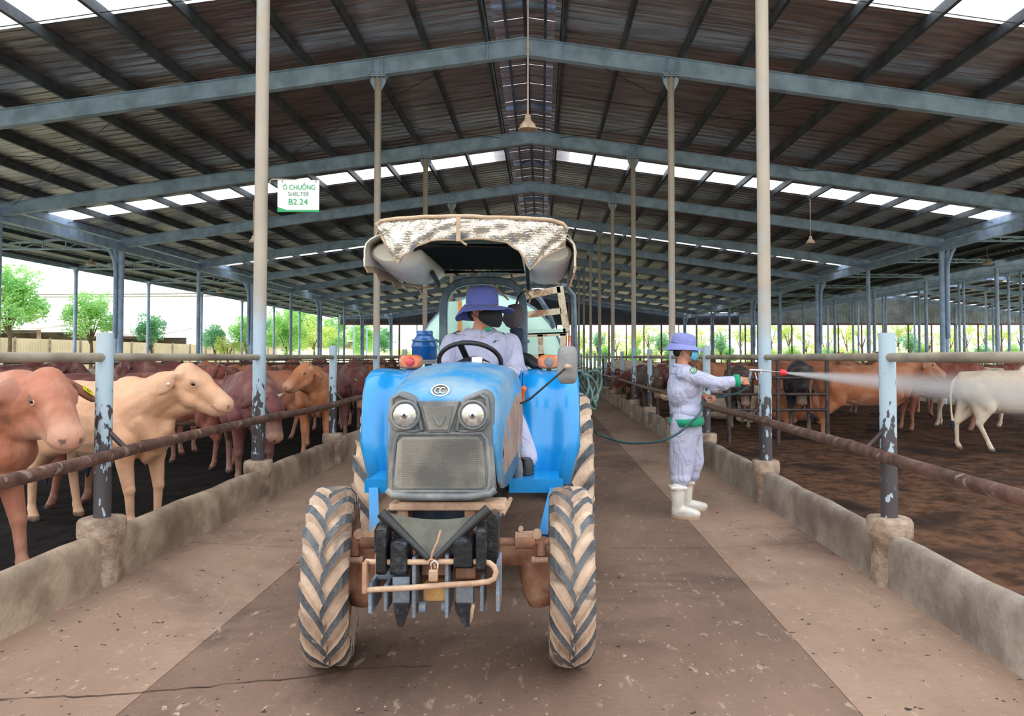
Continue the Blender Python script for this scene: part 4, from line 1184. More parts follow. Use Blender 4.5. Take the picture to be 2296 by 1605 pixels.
# ---- things hanging or standing behind the driver
cap = B(); cc = P(1151, 708, 5.42)
rings = []
for z, rx, ry, dx in ((.085, .02, .02, .02), (.075, .045, .04, .01), (.03, .068, .06, 0), (-.03, .074, .065, -.005), (-.075, .05, .05, 0), (-.095, .02, .02, .01)):
    rings.append([(cc.x + dx + rx * math.cos(a) * (1 + .06 * math.sin(3 * a + z * 40)), cc.y + ry * math.sin(a), cc.z + z) for a in [2 * PI * k / 20 for k in range(20)]])
cap.loft(rings)
m_greycloth = pm('dark_grey_cloth', srgb(92, 84, 88), srgb(70, 64, 70), 8, .9, 0, .3, 60)
m_navy = pm('navy_cloth', srgb(28, 40, 58), srgb(40, 54, 72), 8, .9, 0, .2, 60)
ce = empty('cap', (cc.x, cc.y, cc.z), 'dark grey cloth cap hanging on the roll bar beside the driver', 'cap')
cap.build('cap_crown', m_greycloth, ce)
B().tube([cc + Vector((.02, 0, .08)), cc + Vector((.035, .02, .13)), cc + Vector((.06, .05, .17))], .008, 6).build('cap_strap', m_rubblack, ce)
c2 = P(1158, 752, 5.44); ce2 = empty('cap', c2, 'navy blue cap hanging below the grey one on the roll bar', 'cap')
B().lathe(c2 + Vector((0, 0, -.055)), (0, 0, 1), [(.0, 0), (.035, .008), (.046, .04), (.048, .10), (.03, .11)], 18).build('cap_crown', m_navy, ce2)
B().tube([c2 + Vector((.0, 0, .05)), c2 + Vector((.01, .03, .1))], .006, 6).build('cap_strap', m_navy, ce2)
# blue jug
m_jug = pm('blue_jug_plastic', srgb(28, 100, 172), srgb(20, 78, 150), 6, .25, coat=.5)
jc = P(952, 806, 5.95); jc.z = 1.427
je = empty('water_jug', jc, 'blue plastic water jug on the rack behind the driver', 'jug')
B().lathe(jc, (0, 0, 1), [(.085, 0), (.098, .01), (.098, .09), (.104, .10), (.104, .112), (.098, .12), (.092, .15), (.07, .18), (.062, .19)], 28).build('jug_body', m_jug, je)
B().lathe(jc + Vector((0, 0, .188)), (0, 0, 1), [(.064, 0), (.066, .004), (.066, .035), (.055, .04)], 24).build('jug_lid', m_jug, je)
B().tube([jc + Vector((math.cos(a) * .101, math.sin(a) * .101, .155 + .01 * math.sin(a))) for a in [2 * PI * k / 20 for k in range(20)]], .004, 6, closed=True).build('jug_handle', m_rops, je)

# ---- tank trailer hitched behind
TKX, TKZ, TKY = P(1094, 0, 6.6).x, 1.34, 6.55
tt = empty('tank_trailer', (TKX, TKY + 1.2, 0), 'pale green cylindrical water tank trailer hitched behind the tractor', 'trailer')
B().lathe((TKX, TKY, TKZ), (0, 1, 0), [(.0, -.02), (.3, -.005), (.52, .04), (.62, .10), (.665, .2), (.665, 2.4), (.6, 2.52), (.3, 2.62), (0, 2.64)], 48).build('tank', m_tank, tt)
for y in (.25, 1.2, 2.2): B().tube([(TKX + math.cos(a) * .672, TKY + y, TKZ + math.sin(a) * .672) for a in [2 * PI * k / 40 for k in range(40)]], .018, 8, closed=True).build('tank_band', m_rops, tt)
B().tube([P(1192, 652, 6.50), P(1212, 672, 6.48), P(1230, 700, 6.47), P(1243, 735, 6.47)], .022, 10).build('tank_hoop', m_rops, tt)
g = [[P(px, py, 6.47) for px in (992, 1003, 1014, 1026)] for py in (676, 690, 720, 760, 800)]
B().sheet(g, .01).build('tank_panel', m_tank, tt)
m_ochre = pm('ochre_strip', srgb(214, 150, 74), srgb(190, 120, 66), 6, .6)
B().sheet([[P(px, py, 6.465) for px in (1027, 1036)] for py in (674, 700, 735, 800)], .02).build('tank_strip', m_ochre, tt)
b = B(); b.box((TKX, TKY + 1.1, .62), (.9, 3.0, .1)); b.bar((TKX, TKY - .4, .6), (TX, 5.95, .5), .08, .08); b.build('trailer_frame', m_rops, tt)
for s in (-1, 1):
    B().lathe((TKX + s * .62, TKY + 1.4, .36), (s, 0, 0), [(.2, -.09), (.34, -.09), (.36, -.05), (.36, .05), (.34, .09), (.2, .09), (.1, .05), (0.0, .05)], 28).build('trailer_wheel', m_lug, tt)
b = B(); b.cyl((TKX - .6, TKY + 1.4, .36), (TKX + .6, TKY + 1.4, .36), .04, 10); b.box((TKX - .4, TKY + 1.4, .47), (.06, .1, .22)); b.box((TKX + .4, TKY + 1.4, .47), (.06, .1, .22)); b.build('trailer_axle', m_rops, tt)
# rack on the trailer front: flat rail and jug shelf
b = B(); z = 1.405; b.box((P(960, 0, 5.95).x + .02, 5.97, 1.41), (.34, .26, .03)); b.bar((P(960, 0, 5.95).x, 5.97, 1.40), (P(960, 0, 5.95).x, 6.4, .66), .05, .05)
b.build('jug_shelf', m_mirror, tt)
# flaking pale ladder frame
def LF(a, c, wd, name='ladder_rung', mat=None, Y=6.2): B().bar(P(a[0], a[1], Y), P(c[0], c[1], Y), wd, .04, up=(0, 1, 0)).build(name, mat or m_paleframe, lad)
lad = empty('ladder_frame', P(1225, 760, 6.2), parent=tt); lad.location = P(1225, 760, 6.2) - tt.location
LF((1178, 664), (1256, 648), .055); LF((1178, 706), (1258, 697), .05); LF((1178, 745), (1268, 742), .04, mat=m_tank); LF((1178, 752), (1272, 748), .03)
LF((1255, 642), (1271, 746), .055, 'ladder_stile'); LF((1211, 750), (1214, 806), .045, 'ladder_stile'); LF((1262, 748), (1262, 800), .045, 'ladder_stile'); LF((1180, 802), (1225, 798), .04)
b = B(); b.tube([P(1256, 642, 6.2), P(1268, 640, 6.25), P(1286, 662, 6.3), P(1288, 700, 6.3), P(1290, 790, 6.3), P(1290, 1000, 6.3)], .022, 10); b.build('ladder_handrail', m_rops, lad)
b = B()
for px in (1270, 1275, 1280, 1285): b.cyl(P(px, 752, 6.3), P(px, 800, 6.3), .005, 6)
b.build('ladder_bars', m_redlens, lad)
B().bar(P(1200, 800, 6.25), P(1215, 900, 6.4), .04, .04).build('ladder_leg', m_paleframe, lad)
# green hose coil hung at the trailer side
m_hose = pm('green_hose_rubber', srgb(86, 118, 112), srgb(70, 98, 94), 8, .45)
hc = P(1313, 868, 6.4); b = B()
for k in range(7):
    pts = []; rx = .075 + .012 * (k % 3); rz = .12 + .015 * (k % 4); ox = -.05 + .018 * k
    for q in range(24):
        a = 2 * PI * q / 24; pts.append(hc + Vector((ox + rx * math.cos(a + k), .03 * math.sin(a * 2 + k) + .012 * k, rz * math.sin(a + k * .3) + .02 * math.cos(k))))
    b.tube(pts, .012, 8, closed=True)
o = b.build('hose_coil', m_hose, loc=hc); tag(o, 'coil of green hose hanging behind the tractor fender', 'hose')
b = B(); b.bar((hc.x, hc.y + .02, hc.z + .13), (TKX + .45, hc.y + .3, hc.z + .13), .03, .03); b.bar((TKX + .45, hc.y + .3, hc.z + .13), (TKX + .45, TKY + .3, .66), .03, .03); b.build('hose_hook', m_rops, tt)
# ================================================================== cattle
def coat_material():
    m = bpy.data.materials.new('cattle_coat'); m.use_nodes = True
    n = m.node_tree; N = n.nodes; L = n.links; b = N['Principled BSDF']
    oi = N.new('ShaderNodeObjectInfo'); at = N.new('ShaderNodeAttribute'); at.attribute_name = 'tone'
    sp = N.new('ShaderNodeSeparateColor'); L.new(at.outputs['Color'], sp.inputs[0])
    tcx = N.new('ShaderNodeTexCoord')
    def nz(scale, lo, hi, st=(1, 1, 1)):
        mp = N.new('ShaderNodeMapping'); mp.inputs['Scale'].default_value = st; L.new(tcx.outputs['Object'], mp.inputs[0])
        z = N.new('ShaderNodeTexNoise'); z.inputs['Scale'].default_value = scale; z.inputs['Detail'].default_value = 6; L.new(mp.outputs[0], z.inputs[0])
        r = N.new('ShaderNodeMapRange'); r.inputs[1].default_value = lo; r.inputs[2].default_value = hi; L.new(z.outputs['Fac'], r.inputs[0]); return r.outputs[0], z.outputs['Fac']
    hs = N.new('ShaderNodeHueSaturation'); hs.inputs['Value'].default_value = .66; hs.inputs['Saturation'].default_value = 1.1; L.new(oi.outputs['Color'], hs.inputs['Color'])
    def mix(f, a, c, k=None):
        x = N.new('ShaderNodeMix'); x.data_type = 'RGBA'
        if k is not None:
            q = N.new('ShaderNodeMath'); q.operation = 'MULTIPLY'; q.inputs[1].default_value = k; L.new(f, q.inputs[0]); f = q.outputs[0]
        L.new(f, x.inputs[0])
        for i, q in ((6, a), (7, c)):
            if isinstance(q, tuple): x.inputs[i].default_value = q + (1,)
            else: L.new(q, x.inputs[i])
        return x.outputs[2]
    f, raw = nz(3.2, .42, .68)
    c = mix(f, oi.outputs['Color'], hs.outputs[0], .75)
    f2, _q = nz(5.5, .52, .72, (1, 1, .5)); c = mix(f2, c, srgb(230, 196, 168), .22)
    c = mix(sp.outputs[0], c, srgb(226, 190, 160))
    c = mix(sp.outputs[1], c, srgb(54, 40, 36))
    c = mix(sp.outputs[2], c, srgb(208, 150, 130))
    L.new(c, b.inputs['Base Color']); b.inputs['Roughness'].default_value = .62
    b.inputs['Sheen Weight'].default_value = .12; b.inputs['Sheen Roughness'].default_value = .5
    _, r1 = nz(90, 0, 1, (1, 1, .3)); _, r2 = nz(7, 0, 1)
    b1 = N.new('ShaderNodeBump'); b1.inputs['Strength'].default_value = .35; b1.inputs['Distance'].default_value = .006; L.new(r1, b1.inputs['Height'])
    b2 = N.new('ShaderNodeBump'); b2.inputs['Strength'].default_value = .6; b2.inputs['Distance'].default_value = .03; L.new(r2, b2.inputs['Height']); L.new(b1.outputs[0], b2.inputs['Normal'])
    _, r3 = nz(9, 0, 1, (2.2, 2.2, .35)); b3 = N.new('ShaderNodeBump'); b3.inputs['Strength'].default_value = .35; b3.inputs['Distance'].default_value = .03; L.new(r3, b3.inputs['Height']); L.new(b2.outputs[0], b3.inputs['Normal'])
    L.new(b3.outputs[0], b.inputs['Normal']); return m
m_coat = coat_material()
m_eye = pm('cattle_eye', srgb(22, 18, 18), rough=.08, coat=1)
m_eyelid = pm('cattle_eyelid', srgb(205, 160, 140), rough=.6)
m_horn = pm('cattle_horn', srgb(190, 170, 140), srgb(120, 100, 84), 9, .5)
m_yellowtag = pm('yellow_tag', srgb(226, 216, 40), rough=.4)
m_whitetag = pm('white_tag', srgb(236, 226, 220), rough=.4)
m_ink = pm('black_ink', srgb(24, 22, 22), rough=.6)

def cow_mesh(poll=(.98, 0, 1.32), hd=(.8, 0, -.45), legs=((0, 0), (0, 0), (0, 0), (0, 0)), voxel=.02, hump=1.0, lying=False, tagc=None, tail=0, dew=1.0, horn=True, earlift=0.0, jawdrop=0, hsc=1.0, ear=.95):
    """builds one animal at the origin facing +x; returns root (part meshes in local coordinates)"""
    e = empty('cow', (0, 0, 0)); S = []
    dz = -.52 if lying else 0
    V = lambda x, y, z: Vector((x, y, z + dz))
    S += [('e', V(.02, 0, .90), (.60, .275, .335)), ('e', V(-.36, 0, .94), (.40, .265, .30)), ('e', V(.36, 0, .93), (.33, .255, .345)), ('c', V(.55, 0, .88), V(.62, 0, .80), .20, .14)]
    S += [('e', V(-.62, 0, 1.04), (.20, .20, .17)), ('e', V(-.56, .13, .95), (.22, .13, .24)), ('e', V(-.56, -.13, .95), (.22, .13, .24)), ('e', V(-.55, .19, 1.12), (.07, .05, .05)), ('e', V(-.55, -.19, 1.12), (.07, .05, .05)), ('e', V(-.73, .08, 1.03), (.06, .05, .06)), ('e', V(-.73, -.08, 1.03), (.06, .05, .06))]
    S += [('c', V(-.7, 0, 1.16), V(.35, 0, 1.17), .06, .075), ('e', V(.30, 0, 1.21), (.17, .085, .10 * hump)), ('c', V(.34, .17, .98), V(.46, .17, .76), .12, .11), ('c', V(.34, -.17, .98), V(.46, -.17, .76), .12, .11)]
    S += [('e', V(-.25, 0, .62), (.12, .05, .05))]
    if not lying:
        for i, sd in ((0, 1), (1, -1)):
            dx, dy = legs[i]; y = sd * .155
            S += [('c', V(.43, y, .78), V(.42 + dx * .3, y + dy * .3, .56), .10, .068), ('c', V(.42 + dx * .3, y + dy * .3, .56), V(.45 + dx * .6, y + dy * .6, .36), .066, .046), ('e', V(.452 + dx * .6, y + dy * .6, .36), (.052, .047, .06)),
                  ('c', V(.45 + dx * .6, y + dy * .6, .36), V(.445 + dx, y + dy, .12), .040, .031), ('e', V(.447 + dx, y + dy, .12), (.042, .04, .042)), ('c', V(.45 + dx, y + dy, .10), V(.475 + dx, y + dy, .05), .036, .042), ('c', V(.47 + dx, y + dy, .045), V(.50 + dx, y + dy, .028), .050, .034)]
        for i, sd in ((2, 1), (3, -1)):
            dx, dy = legs[i]; y = sd * .145
            S += [('c', V(-.56, y, .90), V(-.44 + dx * .2, y * 1.1 + dy * .2, .68), .17, .115), ('c', V(-.44 + dx * .2, y * 1.1 + dy * .2, .68), V(-.66 + dx * .6, y + dy * .6, .43), .10, .05), ('c', V(-.56, y, .85), V(-.66 + dx * .6, y + dy * .6, .47), .12, .045),
                  ('e', V(-.675 + dx * .6, y + dy * .6, .44), (.052, .04, .06)), ('c', V(-.665 + dx * .6, y + dy * .6, .43), V(-.62 + dx, y + dy, .13), .042, .033), ('e', V(-.62 + dx, y + dy, .12), (.043, .04, .042)), ('c', V(-.615 + dx, y + dy, .11), V(-.59 + dx, y + dy, .05), .036, .043), ('c', V(-.59 + dx, y + dy, .045), V(-.56 + dx, y + dy, .028), .05, .034)]
    else:
        for sd in (-1, 1):
            S += [('c', V(.42, sd * .18, .72), V(.62, sd * .24, .60), .09, .06), ('c', V(.62, sd * .24, .60), V(.40, sd * .27, .56), .05, .035), ('c', V(-.5, sd * .2, .76), V(-.2, sd * .32, .62), .15, .08), ('c', V(-.2, sd * .32, .62), V(-.42, sd * .36, .57), .06, .04)]
    # neck
    poll = V(*poll); hd = Vector(hd).normalized()
    nb = V(.45, 0, 1.00)
    mid = nb.lerp(poll, .5) + Vector((0, 0, -.03))
    S += [('c', nb, mid, .235, .185), ('c', mid, poll + hd * .05 + Vector((0, 0, -.10)), .185, .125), ('c', nb + Vector((.05, 0, -.17)), mid + Vector((.0, 0, -.14)), .15, .09), ('c', mid + Vector((0, 0, -.14)), poll + hd * .15 + Vector((0, 0, -.19)), .10, .07)]
    # dewlap
    if dew:
        S += [('c', V(.62, 0, .68), V(.74, 0, .84), .055 * dew, .05), ('c', V(.74, 0, .84), mid + Vector((.05, 0, -.24)), .05, .045), ('c', V(.50, 0, .60), V(.62, 0, .68), .05, .055 * dew)]
    # head frame
    lat = Vector((0, 0, 1)).cross(hd).normalized(); up = hd.cross(lat).normalized()
    R = Matrix((hd, lat, up)).transposed()
    Hh = lambda x, y, z: poll + R @ Vector((x * hsc, y * hsc, z * hsc))
    n0 = len(S)
    nhead = len(S)
    S += [('c', Hh(.01, 0, -.05), Hh(.14, 0, -.07), .10, .105), ('e', Hh(.11, 0, -.055), (.13, .118, .085), R), ('c', Hh(.13, 0, -.08), Hh(.36, 0, -.115), .097, .078),
          ('c', Hh(.05, .05, -.16), Hh(.15, .045, -.20), .075, .07), ('c', Hh(.05, -.05, -.16), Hh(.15, -.045, -.20), .075, .07), ('c', Hh(.14, 0, -.19), Hh(.35, 0, -.185 - jawdrop), .085, .062), ('e', Hh(.385, 0, -.128), (.078, .092, .082), R), ('e', Hh(.38, 0, -.19 - jawdrop), (.055, .058, .035), R),
          ('e', Hh(.12, .098, -.035), (.045, .02, .022), R), ('e', Hh(.12, -.098, -.035), (.045, .02, .022), R), ('e', Hh(0.0, 0, .0), (.06, .075, .05), R)]
    for sd in (-1, 1):
        er = R @ Euler((sd * -ear, 0.1, sd * -.25)).to_matrix()
        S += [('c', Hh(.01, sd * .09, -.045), Hh(-.005, sd * .125, -.07), .036, .030), ('e', Hh(-.015, sd * (.108 + .11 * math.cos(ear)), -.055 - .11 * math.sin(ear)), (.050, .115, .019), er)]
    if hsc != 1.0:
        def sc1(q):
            if q[0] == 'c': return (q[0], q[1], q[2], q[3] * hsc, q[4] * hsc)
            return (q[0], q[1], tuple(r * hsc for r in q[2])) + tuple(q[3:])
        S[nhead:] = [sc1(q) for q in S[nhead:]]
    muz = Hh(.43, 0, -.13); poll_ = Hh(0, 0, 0)
    def tone(co):
        pale = dark = pink = 0.0
        if not lying:
            if co.z < .055: dark = .75
            elif co.z < .5: pale = .25 * (1 - co.z / .5)
        d = (co - muz).length
        pink = max(0, min(1, (.115 - d) / .06)) * .5
        pale = max(pale, min(1, max(0, (.20 - d) / .12)) * .35)
        rl = R.transposed() @ (co - poll_)
        if .12 < rl.x < .5 and -.32 < rl.z < -.17 and abs(rl.y) < .12: pale = max(pale, min(.45, (-.17 - rl.z) * 5) * min(1, (rl.x - .12) * 8))
        if abs(rl.y) > .135 * hsc and abs(rl.x + .01) < .08 and rl.z > -.28 and rl.z < .02 and (co - poll_).length < .33: dark = max(dark, .28)
        if not lying and .5 < co.z < .68 and abs(co.y) < .16 and -.5 < co.x < .4: pale = max(pale, .35)
        for s_ in (-1, 1):
            q = 1 / hsc * (co - Hh(.458, s_ * .050, -.105)).length
            if q < .024: dark = max(dark, .7); pink = 0
        q = abs(rl.z + .165)
        if rl.x > .33 and q < .010 and abs(rl.x) < .5: dark = max(dark, .5)
        if (co - Hh(.125, .10, -.06)).length < .03 or (co - Hh(.125, -.10, -.06)).length < .03: dark = max(dark, .25)
        return (pale, dark, pink, 1)
    blob('body', S, voxel, m_coat, e, smooth=5, factor=.55, color=tone)
    for sd in (-1, 1):
        b = B(); b.ell(Hh(.135, sd * .098, -.062), (.025, .020, .020), 12, rot=R); b.build('eye', m_eye, e)
        b = B(); b.tube([Hh(.135 + .031 * math.cos(a), sd * (.106 - .004 * abs(math.cos(a))), -.062 + .022 * math.sin(a)) for a in [2 * PI * k / 14 for k in range(14)]], .005, 6, closed=True); b.build('eyelid', m_coat if False else m_eyelid, e)
    if horn:
        for sd in (-1, 1):
            b = B(); b.tube([Hh(-.0, sd * .075, .01), Hh(-.01, sd * .11, .03), Hh(-.01, sd * .13, .06)], [.022, .018, .006], 8); b.build('horn', m_horn, e)
    tl = [V(-.76, 0, 1.12), V(-.83, .0, 1.05), V(-.86, .01 + tail * .3, .85), V(-.85, .02 + tail, .6), V(-.83, .03 + tail, .46 if not lying else .55)]
    b = B(); b.tube(tl, [.035, .028, .018, .014, .02], 8); t_ = b.build('tail', m_coat, e)
    b = B(); b.tube([tl[-1], tl[-1] + Vector((0, .0, -.07)), tl[-1] + Vector((.01, .0, -.16))] if not lying else [tl[-1], tl[-1] + Vector((-.04, .02, -.02)), tl[-1] + Vector((-.1, .02, -.03))], [.02, .032, .008], 8); b.build('tail_switch', m_navy, t_ if False else e)
    if tagc:
        sd, mt, txt = tagc
        er = R @ Euler((sd * -.95, 0.1, sd * -.25)).to_matrix()
        c = Hh(-.01, sd * .205, -.10 + earlift * .08) + er @ Vector((0, 0, sd * 0)) 
        nrm = er @ Vector((0, 0, 1))
        face = 1 if nrm.dot(Vector((0, 0, 0))) >= 0 else -1
        e['tagpos'] = list(c); e['_er'] = [list(r) for r in er]
    return e, Hh, R

def paint(e, rgb):
    for c in e.children:
        if c.name.startswith(('body', 'tail')): c.color = tuple(rgb) + (1,)
def place(e, x, y, deg, sc, rgb, label, group=None):
    e.location = (x, y, .01); e.rotation_euler.z = math.radians(deg); e.scale = (sc,) * 3
    paint(e, rgb); tag(e, label, 'cow', group); return e

RED = srgb(132, 66, 50); DRED = srgb(104, 50, 46); CREAM = srgb(222, 170, 134); TAN = srgb(190, 120, 78); BROWN = srgb(172, 106, 72); LRED = srgb(178, 110, 84); WHITE = srgb(228, 208, 184); BLACK = srgb(34, 28, 30); ORANGE = srgb(190, 118, 78); PLUM = srgb(112, 58, 56)

# the three nearest animals have poses of their own
def yawdir(deg, pitch):
    a, p = math.radians(deg), math.radians(pitch); return (math.cos(a) * math.cos(p), math.sin(a) * math.cos(p), math.sin(p))
# A: head at the front left
A, HA, RA = cow_mesh(poll=(.90, -.02, 1.225), hd=yawdir(-24, -32), hsc=1.04, voxel=.014, ear=.62, legs=((.1, 0), (-.05, 0), (0, 0), (0, 0)), hump=.9, horn=False, dew=1.3)
place(A, -3.94, 4.88, -14, 1.08, LRED, 'large red brown cow with its head by the nearest post, yellow ear tag')
Bc, HB, RB = cow_mesh(poll=(.90, .06, 1.345), hd=yawdir(20, -27), hsc=1.03, voxel=.014, legs=((.0, 0), (.05, .02), (.05, 0), (-.12, 0)), hump=.7, horn=False, dew=1.1)
place(Bc, -3.72, 6.50, -24, 1.0, CREAM, 'cream coloured cow standing with raised head turned in profile')
Cc, HC, RC = cow_mesh(poll=(.93, .10, .98), hd=yawdir(28, -62), voxel=.016, legs=((.05, 0), (-.04, 0), (0, 0), (0, 0)), hump=1.1, horn=True)
place(Cc, -3.42, 8.9, -62, 1.03, PLUM, 'dark plum red cow lowering its head to the kerb by the sign column')

# tags
def ear_tag(e, sd, Hf, R, mat, txt, size=(.05, .065), ear=.95, off=0.0, earlift=0.0, world=None):
    er = R @ Euler((sd * -ear, 0.1, sd * -.25)).to_matrix()
    c = Hf(-.015, sd * (.108 + .13 * math.cos(ear)), -.055 - .13 * math.sin(ear))
    # visible face of the ear: the one turned to the front of the head
    n = (er @ Vector((0, 0, 1))).normalized()
    if n.dot(R @ Vector((1, 0, 0))) < 0: n = -n
    u = (er @ Vector((0, 1, 0))).normalized() * sd; v = n.cross(u).normalized()
    c = c + n * .024
    Rm = Matrix((v, u, n)).transposed()
    b = B(); b.box(c, (size[0], size[1], .004), Rm, bev=.0015); b.cyl(c - n * .01, c + n * .006, .008, 8)
    o = b.build('ear_tag', mat, None); o.parent = e
    if txt:
        t = text_mesh(txt, .03, .001); ob = bpy.data.objects.new('tag_number', t); t.materials.append(m_ink); col.objects.link(ob); ob.parent = o
        Rt = Matrix((-v, u, n)).transposed() if False else Matrix((u, n.cross(u), n)).transposed()
        ob.matrix_local = Matrix.Translation(c + n * .004) @ Rt.to_4x4()
    return o
def text_mesh(s, size, ext, align='CENTER'):
    cu = bpy.data.curves.new('txt', 'FONT'); cu.body = s; cu.size = size; cu.extrude = ext; cu.align_x = align; cu.align_y = 'CENTER'
    o = bpy.data.objects.new('lettering', cu); col.objects.link(o)
    dg = bpy.context.evaluated_depsgraph_get(); me = bpy.data.meshes.new_from_object(o.evaluated_get(dg)); me.materials.clear()
    bpy.data.objects.remove(o); return me
for k in ('tagpos', '_er'):
    for e in (A, Bc, Cc):
        if k in e: del e[k]
ear_tag(A, 1, HA, RA, m_yellowtag, '47', (.04, .075), ear=.62)
ear_tag(Cc, 1, HC, RC, m_whitetag, 'K205', (.05, .07))
b = B(); p_ = HB(-.01, -.170, -.13); b.ell(p_ + RB @ Vector((.012, -.022, 0)), (.012, .012, .012), 8); o_ = b.build('ear_tag', m_whitetag); o_.parent = Bc

# shared animals
VAR = {}
VAR['up'] = cow_mesh(poll=(.98, 0, 1.36), hd=yawdir(0, -28), legs=((.05, 0), (-.08, 0), (.08, 0), (-.1, 0)))[0]
VAR['low'] = cow_mesh(poll=(1.0, .05, .95), hd=yawdir(8, -60), legs=((.08, 0), (-.05, 0), (.0, 0), (-.08, 0)))[0]
VAR['tl'] = cow_mesh(poll=(.9, .12, 1.33), hd=yawdir(55, -30), legs=((0, 0), (.06, 0), (.06, 0), (-.06, 0)))[0]
VAR['tr'] = cow_mesh(poll=(.9, -.12, 1.33), hd=yawdir(-55, -30), legs=((0, 0), (.06, 0), (.1, 0), (-.06, 0)))[0]
VAR['walk'] = cow_mesh(poll=(1.0, 0, 1.28), hd=yawdir(0, -30), legs=((.18, 0), (-.14, 0), (-.10, 0), (.24, 0)), hump=1.3)[0]
VAR['lie'] = cow_mesh(poll=(.9, .02, 1.3), hd=yawdir(10, -25), lying=True)[0]
first = {}
CN = {RED: 'red', DRED: 'dark red', BROWN: 'brown', TAN: 'tan'}
DISC = []
def discs(x, y, deg, sc):
    a = math.radians(deg); c_, s_ = math.cos(a), math.sin(a)
    return [(x + c_ * t * sc, y + s_ * t * sc, r * sc) for t, r in ((-.62, .24), (-.25, .30), (.15, .30), (.5, .28), (.9, .2), (1.22, .18))]
for a_ in ((-3.94, 4.88, -14, 1.08), (-3.72, 6.50, -24, 1.0), (-3.42, 8.9, -62, 1.03)): DISC.append(discs(*a_))
def cow(v, x, y, deg, sc, rgb, label, group=None, over=False):
    k = x / y; left = x < 0
    for _ in range(160):
        d = discs(x, y, deg, sc); ok = True
        for q in d:
            if left and not (-12.3 < q[0] - q[2] and (q[0] + q[2] < -2.9 or over)): ok = False
            if not left and not (q[0] + q[2] < 16.5 and (q[0] - q[2] > 2.33 or over)): ok = False
            if ok and left and (abs(q[1] - 17.8) < q[2] + .05 or abs(q[1] - 33.5) < q[2] + .05): ok = False
            if ok and not left and ((abs(q[1] - 12.62) < q[2] + .05 and q[0] < 5.1) or abs(q[1] - 28.3) < q[2] + .05): ok = False
            if not left and abs(q[0] - 12.2) < q[2] + .12: ok = False
        if ok:
            for o in DISC:
                for p in o:
                    for q in d:
                        if (p[0] - q[0]) ** 2 + (p[1] - q[1]) ** 2 < (p[2] + q[2]) ** 2: ok = False; break
                    if not ok: break
                if not ok: break
        if ok: break
        y += .12; x = k * y
    if not ok:
        print('NOPLACE', label)
        if group and group.startswith('far'): return None
    DISC.append(d)
    if v not in first: e = VAR[v]; first[v] = 1
    else: e = copy_tree(VAR[v])
    return place(e, x, y, deg, sc, rgb, label, group)
GL, GR = 'cattle in the black-floored pen', 'cattle in the sprayed pen'
def at(px, Y): return (px - 1214) / F * Y
# black-floored pen
cow('tr', at(705, 10.2), 10.3, -75, 1.0, ORANGE, 'orange tan cow standing right behind the short post, folds on its neck', GL)
cow('low', at(782, 11.6), 11.9, -72, 1.08, DRED, 'dark red cow feeding head down beside the tractor fender', GL)
cow('tl', at(40, 7.4), 7.4, 170, 1.0, RED, 'red cow with pale flecked back just behind the nearest cow head', GL)
cow('up', at(110, 9.6), 9.6, 185, 1.0, DRED, 'dark red cow seen broadside below the top rail, left of the blue post', GL)
cow('tl', at(250, 10.0), 11.4, -20, .98, RED, 'red cow showing face and ear just right of the blue post', GL)
cow('up', at(330, 11.0), 12.4, 175, 1.05, DRED, 'dark maroon cow with long straight back behind the cream cow', GL)
cow('low', at(330, 8.6), 9.6, 160, .94, RED, 'shiny red brown cow back rising just over the cream cow', GL)
cow('tr', at(480, 15.2), 15.4, 10, .98, ORANGE, 'orange cow head raised above the pen divider', GL)
cow('up', at(555, 12.5), 13.2, 190, .98, LRED, 'light red cow half hidden behind the sign column', GL)
cow('low', at(530, 16.5), 16.9, 200, 1.0, DRED, 'dark cow behind the divider, below the orange cow head', GL)
cow('tl', at(600, 14.0), 14.6, -60, 1.0, BROWN, 'brown cow facing the camera over the plum red cow', GL)
cow('up', at(690, 16.0), 16.3, 95, 1.05, RED, 'red cow seen from behind between the column and the short post', GL)
cow('tr', at(735, 14.5), 14.9, -100, .96, BROWN, 'brown cow with pale horn just above the orange tan cow', GL)
cow('tl', at(800, 17.5), 19.2, -85, 1.0, ORANGE, 'orange cow with pale face behind the dark red feeding cow', GL)
cow('up', at(825, 20.5), 21.5, -70, 1.0, RED, 'red cow beside the second column, partly behind the fender', GL)
cow('walk', at(30, 14.2), 14.2, 10, 1.05, PLUM, 'plum cow far behind the nearest head, its back just under the rail', GL)
cow('up', at(190, 13.6), 13.6, 160, .98, WHITE, 'pale cow peeping between red backs beside the blue post', GL)
cow('up', at(420, 18.6), 19.6, 180, 1.0, DRED, 'distant dark red cow under the rail between cream cow and column', GL)
for i, (px, Y, d, c) in enumerate(((300, 20, 170, RED), (520, 23, 10, TAN), (640, 22, 200, DRED), (680, 26, -60, RED), (730, 24, 185, BROWN), (770, 27, 20, RED), (800, 31, -80, DRED), (850, 26, -70, BROWN), (880, 34, -80, RED), (600, 30, 170, DRED), (700, 38, 10, RED), (240, 26, 190, BROWN), (860, 42, -90, RED), (450, 26, 5, RED))):
    cow(('up', 'tl', 'tr', 'low')[i % 4], at(px, Y), Y, d, .98, c, lm('far %s cow under the rail,' % CN[c], px), 'far cattle in the black-floored pen')
